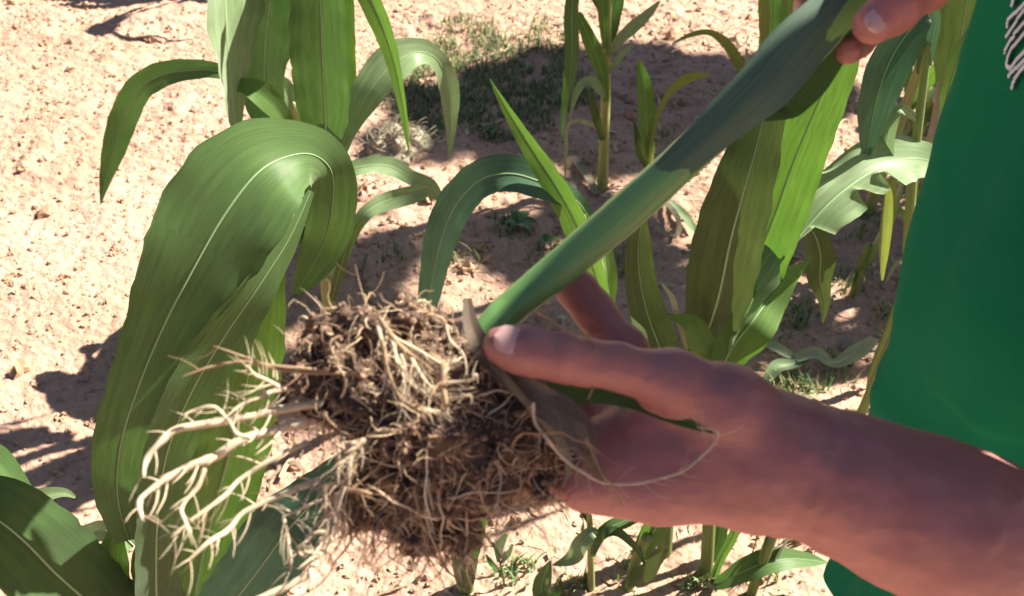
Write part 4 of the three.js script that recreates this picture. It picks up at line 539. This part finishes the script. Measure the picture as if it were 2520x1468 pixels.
  root([[806, 1311], [780, 1312], [752, 1321]], 6, 4, 0.435, 0.43, M.root, 1); root([[770, 1312], [748, 1340], [735, 1364], [772, 1384]], 6, 4, 0.436, 0.43, M.root, 0);
  root([[790, 1365], [765, 1360], [738, 1360]], 6, 4, 0.43, 0.427, M.root, 0); root([[780, 1392], [755, 1390], [742, 1405]], 6, 4, 0.43, 0.427, M.root, 0);
  root([[762, 1400], [765, 1420], [768, 1445]], 5, 3, 0.428, 0.425, M.root, 0);
  root([[695, 1268], [704, 1308], [714, 1370], [718, 1408]], 4, 4, 0.43, 0.43, M.root, 1); root([[800, 1225], [745, 1252], [692, 1274]], 4, 3, 0.44, 0.43, M.root, 1); root([[830, 1240], [810, 1275], [788, 1310]], 5, 4, 0.44, 0.435);
  root([[831, 1092], [832, 1140], [831, 1200]], 5, 4, 0.425, 0.425); root([[872, 1085], [862, 1140], [858, 1200]], 5, 4, 0.422, 0.424); root([[900, 1080], [865, 1112], [858, 1140]], 6, 4, 0.42, 0.423); root([[800, 1190], [800, 1225], [799, 1262]], 4, 3, 0.43, 0.43); root([[835, 1205], [880, 1208], [918, 1218]], 6, 5, 0.425, 0.422, M.rootBrown);
  root([[1015, 1200], [1035, 1280], [1050, 1350], [1058, 1400]], 6, 3, 0.425, 0.425, M.rootBrown); root([[985, 1310], [950, 1350], [920, 1392]], 5, 3, 0.43, 0.43, M.rootBrown); root([[918, 1325], [920, 1362], [905, 1395]], 4, 3, 0.43, 0.43, M.rootBrown); root([[900, 1330], [895, 1360], [878, 1398]], 4, 3, 0.432, 0.43, M.rootBrown);
  root([[925, 790], [965, 828], [1030, 866], [1093, 901]], 9, 11, 0.44, 0.428, M.root, 1); root([[1092, 890], [1090, 954], [1102, 1016]], 18, 16, 0.426, 0.424, M.rootBrown, 0);
  root([[1096, 944], [1130, 940], [1170, 934]], 7, 6, 0.424, 0.42, M.root, 0); root([[1098, 960], [1135, 958], [1168, 955]], 7, 5, 0.424, 0.42, M.root, 0); root([[1100, 985], [1128, 975], [1160, 974], [1160, 995]], 7, 5, 0.424, 0.42, M.root, 0); root([[1160, 936], [1172, 922], [1176, 946]], 5, 4, 0.42, 0.42, M.root, 0); root([[1090, 920], [1110, 905], [1135, 900]], 6, 4, 0.426, 0.423, M.root, 0);
  root([[1098, 800], [1108, 838], [1141, 873], [1148, 925]], 6, 5, 0.434, 0.43, M.root, 0); root([[1095, 905], [1120, 890], [1142, 876]], 5, 4, 0.428, 0.43, M.root, 0);
  root([[930, 780], [985, 850], [1035, 890], [1085, 930]], 9, 7, 0.436, 0.428, M.rootBrown); root([[950, 800], [980, 890], [1030, 950], [1085, 985]], 8, 6, 0.434, 0.427, M.root); root([[930, 800], [950, 900], [940, 960], [925, 968]], 8, 4, 0.43, 0.43, M.root); root([[965, 840], [985, 920], [1040, 970], [1080, 990]], 7, 5, 0.43, 0.426, M.root); root([[940, 830], [960, 930], [1000, 990], [1075, 1005]], 7, 6, 0.428, 0.425, M.rootBrown); root([[985, 870], [1000, 930], [985, 985]], 7, 4, 0.428, 0.425, M.root); root([[1010, 880], [1040, 930], [1070, 960]], 8, 6, 0.428, 0.425, M.root);
  root([[975, 985], [1010, 1000], [1060, 1012], [1115, 1016]], 8, 7, 0.424, 0.424, M.root); root([[940, 765], [925, 775], [905, 755], [885, 700], [874, 650]], 4, 2, 0.445, 0.45, M.rootBrown, 0); root([[880, 900], [915, 888], [935, 870]], 5, 4, 0.43, 0.43, M.rootBrown, 0);
  root([[1311, 990], [1318, 1035], [1348, 1084], [1386, 1126], [1431, 1163], [1484, 1190], [1559, 1194], [1635, 1178], [1684, 1156], [1729, 1122], [1763, 1084], [1764, 1062], [1712, 1052]], 4.6, 2.6, 0.432, 0.428, M.root, 1);
  root([[1440, 1075], [1460, 1120], [1482, 1170], [1510, 1195], [1530, 1250]], 4, 3, 0.43, 0.43, M.rootBrown, 1); root([[1318, 767], [1348, 783], [1386, 809], [1439, 828], [1474, 856], [1482, 888], [1468, 930], [1448, 986]], 4, 3, 0.437, 0.442, M.rootBrown, 0);
  // many wiry roots that run over the clump and hang from it
  for (let i = 0; i < 225; i++) {
    const k = Math.floor(rnd() * cp.count), p = V(cp.getX(k), cp.getY(k), cp.getZ(k)), n = V(cn.getX(k), cn.getY(k), cn.getZ(k)); if (n.z < -0.35 || p.y > P(1000, 800, 0.462).y) { i -= 0.9; continue; }
    const d = V(rr(-0.9, 0.6), rr(-1.1, 0.3), rr(-0.2, 0.4)); d.addScaledVector(n, -d.dot(n) * 0.8).normalize(); const L = 0.012 + 0.055 * Math.pow(rnd(), 1.6), st = L / 8, r = rr(0.0003, 0.00085), pts = [p.clone().addScaledVector(n, -0.001)], rad = [r];
    for (let j = 1; j <= 8; j++) { d.add(V(rr(-0.45, 0.45), rr(-0.6, 0.25), rr(-0.45, 0.45))).normalize(); pts.push(pts[j - 1].clone().addScaledVector(d, st).addScaledVector(n, j < 4 ? 0.0008 : 0)); rad.push(r * (1 - j * 0.09)); }
    add(up, 'root', tubeGeo(pts, rad, 6, 2, 0.35), rnd() < 0.55 ? M.root : M.rootBrown);
  }
  // countless fine roots all over the clump
  const gs = [], col = (g, c) => { const n = g.attributes.position.count, a = new Float32Array(n * 3); for (let i = 0; i < n; i++) a.set(c, i * 3); g.setAttribute('color', new THREE.BufferAttribute(a, 3)); return g; };
  const org = up.position;
  for (let i = 0; i < 9500; i++) {
    const k = Math.floor(rnd() * cp.count), p = V(cp.getX(k), cp.getY(k), cp.getZ(k)), n = V(cn.getX(k), cn.getY(k), cn.getZ(k)); if (p.y > P(1000, 850, 0.462).y && rnd() < 0.35) continue;
    const dens = nz(p.x * 55, p.y * 55, p.z * 55); if (dens < 0.02 && rnd() < 0.72) continue;
    const d = n.clone().multiplyScalar(0.5).add(V(rr(-0.8, 0.8), rr(-1.0, 0.45), rr(-0.8, 0.8))).normalize(), L = 0.005 + 0.024 * Math.pow(rnd(), 2.2) + (rnd() < 0.16 && n.y < 0.2 ? rr(0.01, 0.04) : 0), st = L / 6, r = rr(0.00018, 0.0005) + (rnd() < 0.12 ? 0.0004 : 0), pts = [p.clone().addScaledVector(n, -0.0015)], rad = [r];
    for (let j = 1; j <= 6; j++) { d.add(V(rr(-0.6, 0.6), rr(-0.7, 0.4), rr(-0.6, 0.6))).addScaledVector(n, -0.06 * j).normalize(); pts.push(pts[j - 1].clone().addScaledVector(d, st)); rad.push(r * (1 - j * 0.1)); }
    const t = rnd(), q = rr(0.85, 1.15), c = t < 0.36 ? [0.66 * q, 0.50 * q, 0.33 * q] : t < 0.76 ? [0.46 * q, 0.32 * q, 0.2 * q] : [0.19, 0.12, 0.08]; gs.push(col(tubeGeo(pts, rad, 4, 1), c));
  }
  const sg = []; for (let i = 0; i < 2600; i++) { const k = Math.floor(rnd() * cp.count), q = 0.0005 + 0.0018 * Math.pow(rnd(), 3), g = new THREE.IcosahedronGeometry(q, 0); g.rotateX(rr(0, 6)); g.rotateY(rr(0, 6)); g.scale(rr(0.7, 1.4), 1, rr(0.7, 1.3)); g.translate(cp.getX(k) + cn.getX(k) * q * 0.7, cp.getY(k) + cn.getY(k) * q * 0.7, cp.getZ(k) + cn.getZ(k) * q * 0.7); sg.push(g); }
  tag(add(up, 'soil_crumbs', mergeGeometries(sg), new THREE.MeshStandardMaterial({ color: new THREE.Color().setRGB(0.24, 0.155, 0.105), roughness: 1 })), null, null, null, 'stuff');
  const fr = add(up, 'fine_roots', mergeGeometries(gs), M.rootFine); tag(fr, null, null, null, 'stuff');
}

// ------------------------------------------------------------------ a tree beyond the right edge shades the far soil
for (const [cx, cz, ex, ez, count, gap, label] of [[3.30, -4.16, 0.56, 0.34, 3200, -1, 'leafy young tree beyond the right edge shading the far soil'], [3.12, -3.14, 0.8, 0.38, 5200, 0.06, 'thin airy tree beyond the right edge dappling the near soil']]) {
  const c = V(cx, 0, cz), t = thing('shade_tree', label, 'tree', c);
  add(t, 'trunk', tubeGeo([V(c.x, -0.05, c.z), V(c.x + 0.03, 1, c.z), V(c.x - 0.03, 2.2, c.z), V(c.x, 3.2, c.z)], [0.07, 0.055, 0.045, 0.02], 12, 5, 0.15), M.husk);
  const spots = [], m4 = new THREE.Matrix4();
  for (let i = 0; i < count; i++) { const a = rr(0, 6.28), e = Math.asin(rr(-1, 1)), r = Math.cbrt(rnd()) * (1 + 0.5 * nz(Math.cos(a) * 2, Math.sin(e) * 2.5, Math.sin(a) * 2)), p = V(c.x + Math.cos(a) * Math.cos(e) * r * ex, 3.0 + Math.sin(e) * r * 0.44, c.z + Math.sin(a) * Math.cos(e) * r * ez), k = (3 - p.y) / SUN.y; if (nz((p.x + SUN.x * k) * 4.6, 3.3, (p.z + SUN.z * k) * 4.6) < gap) continue; spots.push(p); }
  const im = new THREE.InstancedMesh(new THREE.PlaneGeometry(0.075, 0.12), M.deep, spots.length);
  spots.forEach((p, i) => { m4.compose(p, new THREE.Quaternion().setFromEuler(new THREE.Euler(rr(0, 6), rr(0, 6), rr(0, 6))), V(1, 1, 1)); im.setMatrixAt(i, m4); });
  im.name = 'crown'; im.castShadow = true; im.position.set(-c.x, -c.y, -c.z); t.add(im); im.userData.kind = 'stuff';
}
renderer.render(scene, camera);
